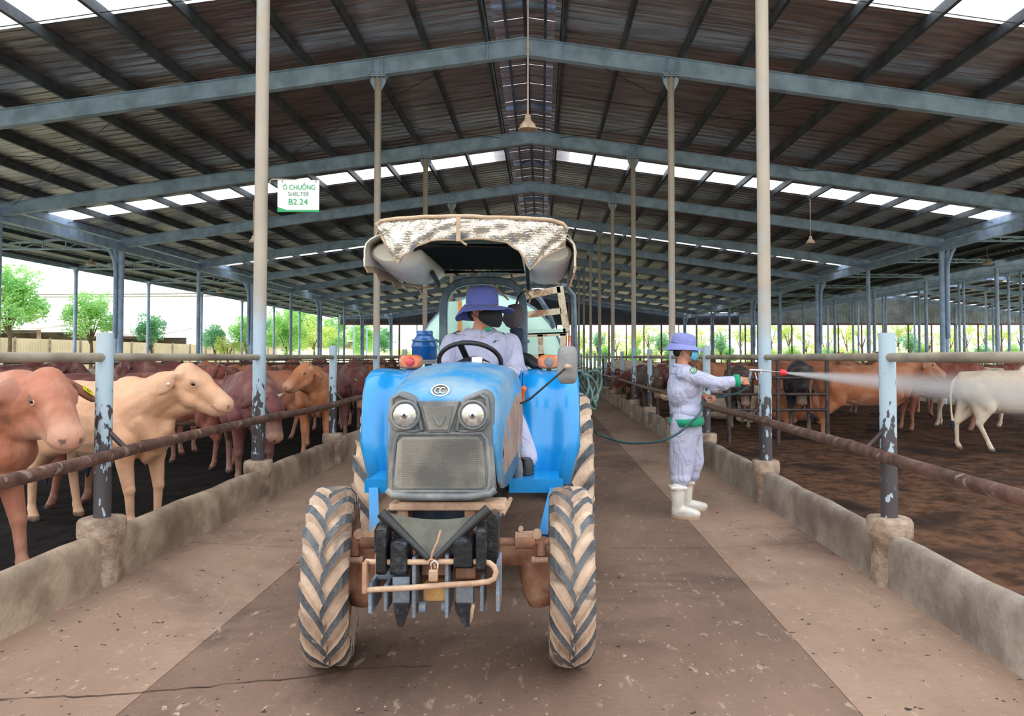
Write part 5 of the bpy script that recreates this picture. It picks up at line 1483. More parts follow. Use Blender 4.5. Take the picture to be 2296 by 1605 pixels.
# sprayed pen
cow('low', 2.95, 20.2, 184, .95, DRED, 'dark red cow reaching its head down over the kerb into the aisle', GR, over=True)
cow('up', at(1935, 12.7), 12.7, 0, 1.05, BROWN, 'tan brown cow in profile crossed by the water jet', GR)
cow('tr', at(2120, 14.2), 14.6, 175, 1.12, RED, 'red brown cow with shaggy belly behind the water spray', GR)
cow('walk', at(2262, 11.6), 11.6, -5, 1.0, WHITE, 'cream white cow walking out of view, hind legs apart', GR)
cow('low', at(2238, 14.4), 15.6, 165, 1.0, WHITE, 'white cow behind the walking cream one, only its back showing', GR)
cow('low', at(1800, 15.0), 15.2, -110, 1.08, BLACK, 'black cow standing behind the divider left of the tan brown cow', GR)
cow('lie', at(1760, 14.4), 13.9, 10, 1.0, ORANGE, 'orange brown cow lying beside the nozzle column', GR)
cow('up', at(1790, 17.6), 17.8, 5, 1.1, BROWN, 'brown cow with long back just under the rail over the nozzle', GR)
cow('low', at(1665, 15.2), 15.6, -100, 1.0, srgb(66, 46, 40), 'dark brown cow with lowered face behind the divider under the worker arm', GR)
cow('tr', at(1655, 17.2), 17.6, -150, 1.0, TAN, 'tan cow looking this way just above the worker outstretched hand', GR)
cow('lie', at(1625, 16.6), 16.6, 180, 1.15, WHITE, 'white cow resting low behind the divider beside the short post', GR)
cow('up', at(1478, 14.0), 15.6, 185, 1.0, WHITE, 'white cow standing behind the worker back', GR)
cow('tr', at(1415, 13.2), 13.9, -115, 1.0, TAN, 'tan cow with big ear facing the aisle between two posts', GR)
cow('low', at(1455, 17.5), 17.6, -90, .98, srgb(88, 66, 54), 'dun cow with head down beside the white cow', GR)
cow('up', at(1610, 20.5), 20.6, 175, 1.05, RED, 'long red cow back just under the rail behind the worker mask', GR)
cow('tl', at(1700, 21.0), 21.5, 5, 1.05, DRED, 'dark red cow under the rail left of the tall dusty column', GR)
cow('tl', at(1905, 17.0), 18.0, 200, 1.0, DRED, 'dark red cow hidden behind the tan brown one', GR)
cow('up', at(2050, 18.2), 18.4, 0, 1.05, RED, 'red cow just under the rail right of the tan brown cow head', GR)
cow('tl', at(2190, 17.5), 19.5, 180, 1.0, TAN, 'tan cow far behind the white cattle', GR)
for i, (px, Y, d, c) in enumerate(((1520, 26, 10, RED), (1600, 28, 190, DRED), (1690, 30, 0, BROWN), (1760, 25, 175, DRED), (1850, 27, 10, RED), (1960, 24, 190, BROWN), (2020, 29, 0, RED), (2120, 25, 170, DRED), (1480, 33, -70, RED), (1440, 38, -80, BROWN), (1560, 40, 10, RED), (1400, 26, -80, RED), (1370, 32, -85, BROWN), (2240, 24, 5, RED), (1820, 36, 180, RED))):
    cow(('up', 'tl', 'tr', 'low')[i % 4], at(px, Y), Y, d, .98, c, lm('far %s cow under the rail,' % CN[c], px), 'far cattle in the sprayed pen')
# ================================================================== people
m_skin = pm('skin', srgb(202, 142, 112), srgb(184, 122, 94), 12, .5, 0, .05, 90, space='obj')
m_hair = pm('black_hair', srgb(26, 22, 22), rough=.6)
def cloth(name, c1, c2, sc=3.0, st=.7):
    m = pm(name, c1, c2, 5, .85, 0, 0, 40)
    n = m.node_tree; N = n.nodes; L = n.links; b = N['Principled BSDF']
    g = N.new('ShaderNodeNewGeometry'); mp = N.new('ShaderNodeMapping'); mp.inputs['Scale'].default_value = (1.2, 1.2, .7); L.new(g.outputs['Position'], mp.inputs[0])
    z = N.new('ShaderNodeTexNoise'); z.inputs['Scale'].default_value = 6.5; z.inputs['Detail'].default_value = 3; z.inputs['Distortion'].default_value = 1.6; L.new(mp.outputs[0], z.inputs[0])
    a = N.new('ShaderNodeBump'); a.inputs['Strength'].default_value = st; a.inputs['Distance'].default_value = .06; L.new(z.outputs['Fac'], a.inputs['Height'])
    L.new(a.outputs[0], b.inputs['Normal']); b.inputs['Sheen Weight'].default_value = .1
    return m
m_uni = cloth('lavender_grey_uniform', srgb(186, 187, 212), srgb(174, 175, 203))
m_green = cloth('green_trim_cloth', srgb(20, 152, 112), srgb(18, 138, 102), st=.3)
m_hat = cloth('periwinkle_hat_cloth', srgb(104, 114, 190), srgb(96, 106, 182), st=.35)
m_hat2 = cloth('faded_lavender_hat_cloth', srgb(130, 136, 194), srgb(120, 126, 186), st=.35)
m_bmask = pm('black_mask_cloth', srgb(18, 18, 20), rough=.8)
m_lmask = pm('light_blue_mask', srgb(112, 198, 228), srgb(100, 188, 220), 10, .7)
m_boot = pm('white_rubber_boot', srgb(232, 228, 220), srgb(214, 206, 192), 6, .4, c3=srgb(190, 160, 130), scale3=4, lo3=.62, hi3=.75, coat=.3)
m_sole = pm('dirty_boot_sole', srgb(186, 160, 130), rough=.8)

def frame_from(fwd, up=(0, 0, 1)):
    f = Vector(fwd).normalized(); u = Vector(up); l = u.cross(f).normalized(); u = f.cross(l).normalized()
    return Matrix((f, l, u)).transposed()
def head_shapes(c, R, k=1.0):
    """head centred at c, R columns: forward, left, up"""
    T = lambda x, y, z: c + R @ Vector((x * k, y * k, z * k))
    S = [('e', T(-.005, 0, .02), (.095 * k, .077 * k, .10 * k), R), ('e', T(.02, 0, -.045), (.072 * k, .060 * k, .070 * k), R), ('c', T(.045, 0, -.085), T(.055, 0, -.088), .026 * k, .024 * k),
         ('c', T(.092, 0, .015), T(.110, 0, -.018), .010 * k, .015 * k), ('e', T(.088, 0, -.055), (.014 * k, .026 * k, .010 * k), R), ('e', T(.075, .033, -.01), (.02 * k, .02 * k, .02 * k), R), ('e', T(.075, -.033, -.01), (.02 * k, .02 * k, .02 * k), R), ('e', T(.082, 0, .035), (.012 * k, .05 * k, .010 * k), R)]
    for s in (-1, 1):
        S += [('e', T(-.005, s * .080, -.005), (.018 * k, .010 * k, .032 * k), R), ('e', T(-.012, s * .086, .008), (.016 * k, .008 * k, .02 * k), R)]
    return S, T
def hand_shapes(w, R, sd, curl, k=1.0, tcurl=.5):
    """w wrist, R columns: forward (fingers), left, up(back of hand); sd +1 thumb on the left side"""
    T = lambda x, y, z: w + R @ Vector((x * k, y * k, z * k)); S = []
    S += [('c', T(.0, 0, 0), T(.03, 0, 0), .026 * k, .028 * k), ('e', T(.05, .0, -.002), (.046 * k, .042 * k, .018 * k), R)]
    for i, (y, ln) in enumerate(((.030, .072), (.010, .080), (-.011, .074), (-.030, .060))):
        y *= sd; p = T(.085, y, 0); a = curl[i] if isinstance(curl, (list, tuple)) else curl; ang = -.15; pos = Vector((.085, y, .0))
        for seg, (f, r0, r1) in enumerate(((.45, .0105, .0098), (.30, .0098, .009), (.25, .009, .0075))):
            ang -= a * (1 if seg else .75); nx = pos + Vector((math.cos(ang) * ln * f, 0, math.sin(ang) * ln * f))
            S.append(('c', T(*pos), T(*nx), r0 * k, r1 * k)); pos = nx
    S += [('c', T(.02, sd * .022, -.006), T(.045, sd * .046, -.022), .017 * k, .0125 * k), ('c', T(.045, sd * .046, -.022), T(.07, sd * (.050 - .012 * tcurl), -.036 - .012 * tcurl), .0120 * k, .011 * k), ('c', T(.07, sd * (.050 - .012 * tcurl), -.036 - .012 * tcurl), T(.092, sd * (.044 - .03 * tcurl), -.044 - .016 * tcurl), .011 * k, .008 * k)]
    return S
def bucket_hat(parent, c, R, mat, k=1.0, brim=.075, droop=None, crown_h=.105):
    """c centre of the brim ring; droop(a) gives (extra width, drop) by angle"""
    T = lambda x, y, z: c + R @ Vector((x * k, y * k, z * k))
    n = 36; rings = []
    for (f, z) in ((1.0, .0), (.985, .03), (.95, .06), (.90, crown_h - .028), (.82, crown_h - .012), (.68, crown_h), (.4, crown_h + .006), (.02, crown_h + .008)):
        rings.append([T(math.cos(a) * .112 * f * (1 + .02 * math.sin(3 * a)), math.sin(a) * .094 * f, z + .004 * math.sin(2 * a + 1)) for a in [2 * PI * q / n for q in range(n)]])
    b = B(); b.loft(rings, cap=False); b.build('hat_crown', mat, parent)
    rings = []
    for j in range(7):
        t = j / 6; row = []
        for q in range(n + 1):
            a = 2 * PI * q / n; w_, d = droop(a); rr = t * (brim + w_)
            row.append(T(math.cos(a) * (.112 + rr), math.sin(a) * (.094 + rr), -.004 - d * t ** 1.3 + .004 * math.sin(5 * a) * t))
        rings.append(row)
    b = B(); b.sheet(rings, .003); b.build('hat_brim', mat, parent)
    b = B(); b.tube([Vector(p) for p in rings[-1][:-1]], .003, 6, closed=True); b.build('hat_hem', mat, parent)

# ---------------------------------------------------------------- standing worker
WX, WY = 1.37, 7.04
pe = empty('person', (WX, WY, 0), 'standing worker in lavender uniform and white boots aiming a spray lance at the pen', 'person')
def W(px, py, dy=0.0):
    p = P(px, py, WY); p.y += dy; return p
hipN, hipF = W(1531, 945, -.085), W(1545, 945, .085)
kneeN, kneeF = W(1522, 1035, -.10), W(1556, 1035, .10)
ankN, ankF = W(1517, 1125, -.13), W(1548, 1125, .14)
ankN.z = .10; ankF.z = .10
chest = W(1532, 860); neck = W(1528, 818)
hc_ = W(1534, 784); Rw = frame_from((1, -.12, -.06))
hs, HT = head_shapes(hc_, Rw)
shN, shF = W(1528, 838, -.155), W(1540, 838, .15)
elN, wrN = W(1594, 858, -.21), W(1645, 852, -.18)
elF, wrF = W(1556, 896, .22), W(1578, 888, .0)
S = list(hs) + [('c', neck + Vector((0, 0, -.06)), hc_ + Vector((-.01, 0, -.06)), .056, .052)]
S += [('c', W(1534, 940), W(1532, 850), .11, .13), ('c', shN, shF, .05, .05), ('c', W(1536, 945, -.05), W(1540, 945, .05), .11, .11)]
S += [('c', shN, elN, .045, .036), ('c', elN, wrN, .036, .026), ('c', shF, elF, .045, .036), ('c', elF, wrF, .036, .026)]
S += [('c', hipN, kneeN, .075, .05), ('c', kneeN, ankN, .05, .035), ('c', hipF, kneeF, .075, .05), ('c', kneeF, ankF, .05, .035)]
gN = W(1652, 849, -.18)
Rh = frame_from((1, .12, -.03), (0, -.85, .5)); S += hand_shapes(wrN, Rh, 1, [.95, 1.05, 1.1, 1.1], 1.0, .5)
Rh2 = frame_from((.75, -.6, .0), (.35, -.3, .85)); S += hand_shapes(wrF, Rh2, -1, [1.0, 1.05, 1.1, 1.1], 1.0, .6)
blob('body', S, .0058, m_skin, pe, loc=Vector((0, 0, 0)), smooth=2) if False else None
def person_body(S, root, vox=.006, sm=2):
    o = wloc(root)
    S2 = []
    for s in S:
        if s[0] == 'c': S2.append(('c', Vector(s[1]) - o, Vector(s[2]) - o) + tuple(s[3:]))
        else: S2.append((s[0], Vector(s[1]) - o) + tuple(s[2:]))
    return S2
blob('body', person_body(S, pe), .0055, m_skin, pe, smooth=2)
hair = [('e', HT(-.018, 0, .035), (.098, .083, .095), Rw), ('e', HT(-.06, 0, -.02), (.045, .07, .05), Rw)]
blob('hair', person_body(hair, pe), .008, m_hair, pe, smooth=2)
for s in (-1, 1):
    b = B(); b.ell(HT(.083, s * .032, .005), (.010, .013, .009)); b.build('eye', m_eye, pe)
# shirt
S = [('c', W(1536, 915), W(1534, 870), .145, .162), ('c', W(1534, 870), W(1530, 842), .165, .12), ('c', shN + Vector((0, .03, 0)), shF, .078, .078), ('e', W(1537, 922), (.148, .20, .10)), ('e', W(1533, 865), (.155, .215, .17)), ('e', W(1529, 828), (.08, .11, .06)),
     ('c', shN, W(1560, 848, -.20), .080, .070), ('c', W(1560, 848, -.20), elN, .070, .062), ('c', elN, W(1640, 853, -.18), .062, .050), ('c', shF, elF, .08, .065), ('c', elF, W(1570, 892, .05), .062, .05), ('e', W(1520, 880, -.05), (.11, .15, .15)), ('e', W(1588, 866, -.205), (.05, .05, .05)), ('e', W(1612, 866, -.19), (.045, .045, .035))]
blob('shirt', person_body(S, pe), .010, m_uni, pe, smooth=3)
# collar
b = B(); b.tube([neck + Vector((math.cos(a) * .068, math.sin(a) * .068, -.015 + .012 * math.cos(a) * -1)) for a in [2 * PI * k / 20 for k in range(20)]], .020, 8, closed=True, sy=1.0); b.build('collar', m_uni, pe)
# waistband, cuffs
def band(c0, c1, rx, ry, name, mat, R=None, n=28, bulge=1.03):
    d = (c1 - c0); L_ = d.length; ax = d.normalized()
    u = Vector((1, 0, 0)) if abs(ax.x) < .7 else Vector((0, 0, 1)); u = (u - ax * u.dot(ax)).normalized(); v = ax.cross(u); rings = []
    for t, f in ((0, .93), (0, 1.0), (.5, bulge), (1, 1.0), (1, .93)):
        rings.append([c0 + d * t + (u * math.cos(a) * rx + v * math.sin(a) * ry) * f for a in [2 * PI * k / n for k in range(n)]])
    return B().loft(rings).build(name, mat, pe)
band(W(1538, 951), W(1537, 935), .156, .255, 'waistband', m_green)
band(W(1634, 853, -.18), W(1646, 852, -.18), .058, .056, 'cuff', m_green)
band(W(1568, 892, .06), W(1574, 889, .03), .054, .054, 'cuff', m_green)
# trousers
S = [('e', W(1537, 962), (.148, .20, .15)), ('c', hipN, kneeN, .130, .115), ('c', kneeN, W(1519, 1066, -.125), .115, .088), ('c', hipF, kneeF, .128, .108), ('c', kneeF, W(1551, 1066, .12), .108, .085), ('e', W(1519, 1066, -.13), (.095, .095, .06)), ('e', W(1552, 1068, .11), (.088, .085, .055))]
blob('trousers', person_body(S, pe), .011, m_uni, pe, smooth=3)
# boots
def boot(ank, fwd, name='boot'):
    f = Vector(fwd).normalized(); g = lambda a, z, s=0: Vector((ank.x, ank.y, 0)) + f * a + Vector((-f.y, f.x, 0)) * s + Vector((0, 0, z))
    bt = blob(name, person_body([('c', g(-.01, .10), g(-.012, .25), .055, .070), ('c', g(-.02, .06), g(-.01, .12), .052, .055), ('c', g(0, .07), g(.13, .055), .052, .040), ('e', g(.15, .05), (.05, .045, .036), frame_from(f)), ('c', g(-.03, .04), g(.15, .04), .040, .042), ('b', g(-.012, .275), (.15, .15, .03))], pe), .008, m_boot, pe, smooth=2)
    b = B(); pts = []
    for k in range(20):
        a = 2 * PI * k / 20; w_ = .046 + .006 * math.cos(a); pts.append(g(.06 + math.cos(a) * .135, .0, math.sin(a) * w_))
    b.prism(pts, (0, 0, .022)); b.build('boot_sole', m_sole, bt)
    return bt
boot(Vector((P(1521, 0, WY).x - .03, WY - .16, 0)), (1, -.55, 0)); boot(Vector((P(1548, 0, WY).x - .02, WY + .11, 0)), (1, .05, 0))
# hat, mask, badge
cR = Rw @ Euler((0, -.12, 0)).to_matrix()
bucket_hat(pe, HT(-.01, 0, .048), Rw @ Euler((0, .10, 0)).to_matrix(), m_hat2, 1.02, .05, lambda a: (.018 * max(0, math.cos(a)) + .0, .02 + .045 * max(0, -math.cos(a)) + .02 * abs(math.sin(a))), .095)
rows = []
for j in range(9):
    v = j / 8; row = []
    for i in range(13):
        a = (i / 12 - .5) * 2 * 1.15; bul = math.sin(PI * v) ** .7; rr = .090 + .020 * bul
        e_ = abs(i / 12 - .5) * 2; row.append(HT(.022 + rr * math.cos(a) - .008 * (1 - bul), rr * .95 * math.sin(a) * (1 - .25 * abs(v - .45)), -.03 + (.042 - .105 * v) * (1 - .35 * e_ ** 2)))
    rows.append(row)
B().sheet(rows, .003).build('face_mask', m_lmask, pe)
b = B()
for s in (-1, 1):
    b.tube([HT(.055, s * .068, .0), HT(.0, s * .088, .02), HT(-.02, s * .088, .0), HT(0, s * .086, -.04), HT(.05, s * .066, -.07)], .002, 5)
b.build('mask_loop', m_whitetag, pe)
bc = W(1543, 829, -.236); Rb = frame_from((0, -1, .25)); b = B(); b.lathe(bc, Rb @ Vector((1, 0, 0)), [(.030, -.012), (.030, .004), (.0, .005)], 24); bo = b.build('shoulder_badge', m_whitetag, pe)
b = B(); b.tube([bc + Rb @ Vector((.006, math.cos(a) * .027, math.sin(a) * .027)) for a in [2 * PI * k / 24 for k in range(24)]], .0035, 6, closed=True); b.tube([bc + Rb @ Vector((.007, -math.cos(a) * .013, math.sin(a) * .013)) for a in [.5 + k * 5.2 / 14 for k in range(14)]] + [bc + Rb @ Vector((.007, -.0, -.0))], .0028, 6); b.build('badge_emblem', m_green, bo)
m_teal = pm('teal_piping', srgb(60, 110, 140), rough=.7)
B().tube([W(1500, 837, -.10), W(1507, 838, -.16), W(1515, 838, -.19)], .004, 6).build('shirt_piping', m_teal, pe)
# lance
m_gun = pm('steel_lance', (.55, .55, .57), rough=.25, metal=1)
lp = W(1668, 838, -.185)
le = empty('spray_lance', lp, 'steel spray lance with red nozzle held in the worker hand', 'lance')
B().cyl(W(1670, 829, -.185), W(1734, 833, -.185), .0065, 10).build('lance_tube', m_gun, le)
b = B(); b.cyl(W(1668, 829, -.185), W(1692, 830, -.185), .014, 12); b.bar(W(1672, 832, -.185), W(1668, 853, -.172), .02, .024); b.bar(W(1680, 834, -.185), W(1684, 850, -.19), .008, .008); b.cyl(W(1692, 826, -.185), W(1692, 836, -.185), .012, 8); b.build('lance_grip', m_gun, le)
m_rednoz = pm('red_nozzle', srgb(226, 50, 62), rough=.4, coat=.3)
B().lathe(W(1733, 833, -.185), W(1748, 835, -.185) - W(1733, 833, -.185), [(.012, 0), (.026, .004), (.029, .02), (.029, .045), (.024, .062), (.01, .066)], 18).build('nozzle', m_rednoz, le)
# hose from the lance down to the ground and back to the tank
m_ghose = pm('dark_teal_hose', srgb(52, 92, 94), srgb(44, 78, 82), 10, .4)
Ht = [W(1668, 853, -.172), W(1663, 862, -.18), W(1650, 875, -.16), W(1625, 886, -.10), W(1600, 890, -.05), W(1585, 892, -.03), W(1570, 900, -.06), W(1550, 922, -.24), W(1530, 945, -.26), W(1508, 965, -.27), W(1480, 983, -.2), W(1440, 992, .2)]
h_ = [W(1668, 853, -.172), W(1663, 864, -.17), W(1650, 876, -.15), W(1625, 886, -.09), W(1600, 890, -.03), W(1586, 892, -.02), W(1574, 899, -.05), W(1555, 920, -.27), W(1530, 944, -.29), W(1505, 965, -.29), W(1475, 980, -.25), W(1440, 990, -.1), W(1400, 995, .15), W(1360, 987, .4), P(1335, 968, 7.2), P(1322, 940, 6.9), P(1318, 915, 6.6)]
def smooth_path(pts, k=5):
    out = []
    for i in range(len(pts) - 1):
        p0 = pts[max(i - 1, 0)]; p1 = pts[i]; p2 = pts[i + 1]; p3 = pts[min(i + 2, len(pts) - 1)]
        for j in range(k):
            t = j / k; out.append(.5 * ((2 * p1) + (p2 - p0) * t + (2 * p0 - 5 * p1 + 4 * p2 - p3) * t * t + (3 * p1 - p0 - 3 * p2 + p3) * t ** 3))
    return out + [pts[-1]]
o = B().tube(smooth_path(h_), .0105, 10).build('spray_hose', m_ghose, loc=h_[7]); tag(o, 'dark teal hose looping from the worker hands back to the tractor', 'hose')

# ---------------------------------------------------------------- driver
DY = 5.05
de = empty('person', (TX, DY, 1.12), 'driver in lavender uniform, blue hat and black mask sitting at the wheel', 'person')
D = lambda px, py, dy=0.0: P(px, py, DY + dy)
dh = D(1083, 697, -.02); Rd = frame_from((.80, -.60, -.04)); hs, DT = head_shapes(dh, Rd, 1.04)
sL, sR = D(1012, 772), D(1146, 772)
eL, eR = D(996, 836, -.10), D(1157, 842, -.12)
wL, wR = D(1003, 822, -.36), D(1140, 840, -.42)
hipL, hipR = Vector((TX - .10, 5.05, 1.22)), Vector((TX + .10, 5.05, 1.22))
kL, kR = Vector((TX - .20, 4.66, 1.20)), Vector((TX + .20, 4.66, 1.20))
fL, fR = Vector((TX - .34, 4.50, .86)), Vector((TX + .34, 4.50, .86))
S = list(hs) + [('c', D(1076, 752), dh + Vector((0, .01, -.06)), .062, .056), ('c', Vector((TX, 5.05, 1.22)), D(1078, 780), .13, .13), ('c', sL, sR, .05, .05), ('c', sL, eL, .045, .037), ('c', eL, wL, .037, .027), ('c', sR, eR, .045, .037), ('c', eR, wR, .037, .027), ('c', hipL, kL, .075, .055), ('c', kL, fL, .05, .04), ('c', hipR, kR, .075, .055), ('c', kR, fR, .05, .04)]
S += hand_shapes(wL, frame_from((.15, -1, .1), (-.3, 0, 1)), -1, [.9, 1, 1, 1], 1.0) + hand_shapes(wR, frame_from((.0, -1, .0), (.2, 0, 1)), 1, [.9, 1, 1, 1], 1.0)
blob('body', person_body(S, de), .006, m_skin, de, smooth=2)
blob('hair', person_body([('e', DT(-.018, 0, .035), (.102, .086, .098), Rd), ('e', DT(-.065, 0, -.02), (.04, .068, .05), Rd)], de), .008, m_hair, de, smooth=2)
for s in (-1, 1):
    b = B(); b.ell(DT(.083, s * .032, .003), (.010, .013, .009)); b.build('eye', m_eye, de)
S = [('e', D(1078, 805), (.205, .135, .20)), ('e', D(1078, 775), (.215, .12, .12)), ('c', sL, sR, .062, .062), ('c', Vector((TX, 5.05, 1.25)), D(1078, 800), .16, .17), ('e', D(1076, 752), (.13, .09, .055)),
     ('c', sL + Vector((.01, 0, 0)), eL, .078, .068), ('c', eL, wL + Vector((0, .03, 0)), .066, .048), ('c', sR - Vector((.01, 0, 0)), eR, .078, .072), ('c', eR, wR + Vector((0, .03, 0)), .070, .05), ('e', eR + Vector((0.01, .0, .02)), (.075, .07, .06))]
blob('shirt', person_body(S, de), .010, m_uni, de, smooth=3)
for s in (-1, 1):
    p0 = D(1077 + s * 3, 768, -.10); p1 = D(1077 + s * 22, 748, -.07); p2 = D(1077 + s * 26, 733, .0); p3 = D(1077 + s * 40, 762, -.11) 
    B().sheet([[p0, p3], [p1, D(1077 + s * 40, 752, -.08)], [p2, D(1077 + s * 36, 738, .0)]], .005 * s).build('collar', m_uni, de)
B().ell(D(1094, 738, -.115), (.020, .012, .017)).build('collar_lining', m_green, de)
b = B(); b.tube([D(1077, 772, -.135), D(1078, 800, -.142), D(1079, 820, -.14)], .0022, 5); b.build('shirt_placket', m_teal, de)
b = B(); b.tube([D(1000, 757, -.03), D(1022, 745, -.02), D(1030, 742, .0)], .005, 6); b.tube([D(1110, 742, .0), D(1128, 747, -.02), D(1136, 753, -.03)], .005, 6); b.build('epaulette', m_navy, de)
b = B(); b.tube([D(1106, 768, -.11), D(1110, 766, -.11), D(1113, 762, -.11)], .003, 6); b.build('chest_mark', m_navy, de)
b = B(); b.lathe(D(989, 781, -.03), (-.8, -.6, 0), [(.022, -.008), (.022, .006), (0, .007)], 16); bo = b.build('shoulder_badge', m_whitetag, de)
b = B(); b.tube([D(989, 781, -.03) + Vector((-.006, -.006, 0)) + Vector((math.cos(a) * -.6, math.cos(a) * .8, math.sin(a) * 1)) * .018 for a in [2 * PI * k / 16 for k in range(16)]], .003, 6, closed=True); b.build('badge_emblem', m_green, bo)
S = [('e', Vector((TX, 5.05, 1.22)), (.2, .16, .11)), ('c', hipL, kL, .10, .085), ('c', kL, fL, .085, .07), ('c', hipR, kR, .10, .085), ('c', kR, fR, .085, .07)]
blob('trousers', person_body(S, de), .011, m_uni, de, smooth=3)
for f in (fL, fR):
    b = B(); b.loft([[Vector((f.x + x * s_, f.y + y, .777 + z)) for x, y in ((-.04, .06), (.04, .06), (.045, -.02), (.045, -.12), (.02, -.17), (-.02, -.17), (-.045, -.12), (-.045, -.02))] for z, s_ in ((0, 1), (.03, 1.05), (.07, .85), (.09, .5))]); b.build('shoe', m_rubblack, de)
def dr(a):
    return (.022 + .026 * math.cos(a), .012 + .085 * max(0, -math.cos(a)) + .030 * abs(math.sin(a)))
bucket_hat(de, DT(-.012, 0, .040), Rd @ Euler((0, .02, 0)).to_matrix(), m_hat, 1.05, .055, dr, .112)
rows = []
for j in range(9):
    v = j / 8; row = []
    for i in range(15):
        a = (i / 14 - .5) * 2 * 1.3; bul = math.sin(PI * min(1, v * .9 + .05)) ** .6; e_ = abs(i / 14 - .5) * 2
        rr = .090 + .022 * bul; z = .012 - .115 * v; z = -.028 + (z + .028) * (1 - .62 * e_ ** 2.2)
        row.append(DT(.020 + rr * math.cos(a), rr * .92 * math.sin(a), z))
    rows.append(row)
B().sheet(rows, .003).build('face_mask', m_bmask, de)
b = B()
for s in (-1, 1): b.tube([DT(.045, s * .072, -.01), DT(.0, s * .09, .02), DT(-.02, s * .09, .0), DT(0, s * .088, -.03), DT(.045, s * .072, -.05)], .0025, 5)
b.build('mask_loop', m_bmask, de)
# ================================================================== sign, lamps, water jet
m_signw = pm('white_sign_plate', srgb(240, 242, 240), rough=.4)
m_signg = pm('green_print', srgb(30, 150, 90), rough=.5)
m_signy = pm('grey_print', srgb(120, 140, 132), rough=.5)
sc_ = P(666, 437, 7.30)
se = empty('shelter_sign', sc_, 'white shelter sign with green lettering hung from the column arm', 'sign')
B().box(sc_, (.402, .008, .300), (0, 0, 0)).build('sign_plate', m_signw, se)
b = B(); b.prism([P(619, 469, 7.294), P(713, 469, 7.294), P(713, 473.5, 7.294), P(619, 473.5, 7.294)], (0, -.003, 0)); b.prism([P(619, 462, 7.294), P(640, 469, 7.294), P(619, 469, 7.294)], (0, -.002, 0)); b.build('sign_stripe', m_signg, se)
def letter(s, px, py, size, mat, bold=.0):
    t = text_mesh(s, size, .0012); t.materials.append(mat)
    o = bpy.data.objects.new('lettering', t); col.objects.link(o); o.parent = se
    o.location = P(px, py, 7.290) - sc_; o.rotation_euler = (PI / 2, 0, 0); return o
def letter_fit(s, px, py, wpx, hpx, mat):
    o = letter(s, px, py, .1, mat); d = o.data; xs = [v.co.x for v in d.vertices]; ys = [v.co.y for v in d.vertices]
    o.scale = (wpx / 233 / (max(xs) - min(xs)), hpx / 233 / (max(ys) - min(ys)), 1)
letter_fit('Ô CHUỒNG', 667, 418, 73, 18, m_signg)
letter_fit('SHELTER', 666, 433, 48, 9, m_signy)
letter_fit('B2.24', 665, 451, 43, 13, m_signg)
B().tube([P(601, 410, 7.31), P(602, 403, 7.31), P(607, 400, 7.31), P(625, 400, 7.31), P(700, 403, 7.31), P(712, 405, 7.31)], .008, 8).build('sign_arm', m_toprail, se)
b = B()
for px in (628, 704): b.tube([P(px, 400, 7.31), P(px + 2, 404, 7.29), P(px, 408, 7.30)], .003, 5)
b.build('sign_wire', m_darkpipe, se)

m_shade = pm('dusty_enamel_shade', srgb(214, 186, 160), srgb(180, 150, 126), 12, .5)
m_bulb = pm('unlit_bulb_glass', srgb(225, 225, 220), rough=.2)
def lamp_(x, y, z, r, ztop, label, rod=True, hook=True, grp=None):
    e = empty('pendant_lamp', (x, y, z), label, 'lamp', grp)
    B().lathe((x, y, z), (0, 0, 1), [(r, 0), (r * 1.02, .008), (r * .86, .06), (r * .6, .10), (r * .36, .125), (r * .34, .19), (r * .25, .20), (.012, .205)], 22).build('lamp_shade', m_shade, e)
    B().lathe((x, y, z), (0, 0, 1), [(0, .015), (r * .3, .03), (r * .4, .06), (r * .25, .11)], 12).build('bulb', m_bulb, e)
    B().cyl((x, y, z + .19), (x, y, ztop), .011 if rod else .006, 8).build('hanging_rod', m_shade, e)
    if hook: B().tube([Vector((x + .06 * math.sin(a), y, ztop + .03 - .06 * math.cos(a))) for a in [PI * k / 8 for k in range(10)]], .010, 6).build('hook', m_shade, e)
    return e
l1 = lamp_(-.18, 10.0, 4.47, .12, 6.85, 'dusty lamp on a long rod under the ridge above the tractor', hook=False)
l1.rotation_euler = (0, 0, 0)
lamp_(-7.90, 20.7, 4.57, .12, 5.76, 'pendant lamp beside the sign column, over the red cattle')
lamp_(7.34, 20.6, 4.54, .12, 5.76, 'pendant lamp hanging over the sprayed pen right of the tall dusty column')
lamp_(-15.2, 25.5, 4.55, .16, 5.02, 'pale lamp under the lean-to by the forked downpipe column', False, False)
lamp_(-15.2, 35.8, 4.50, .16, 5.02, 'pale lamp farther along the lean-to on the tree side', False, False)
lamp_(14.75, 25.0, 4.5, .16, 5.13, 'lamp in the dark lean-to beyond the sprayed pen', False, False)
lamp_(14.75, 35.2, 4.5, .16, 5.13, 'second lamp farther back in the dark lean-to', False, False)

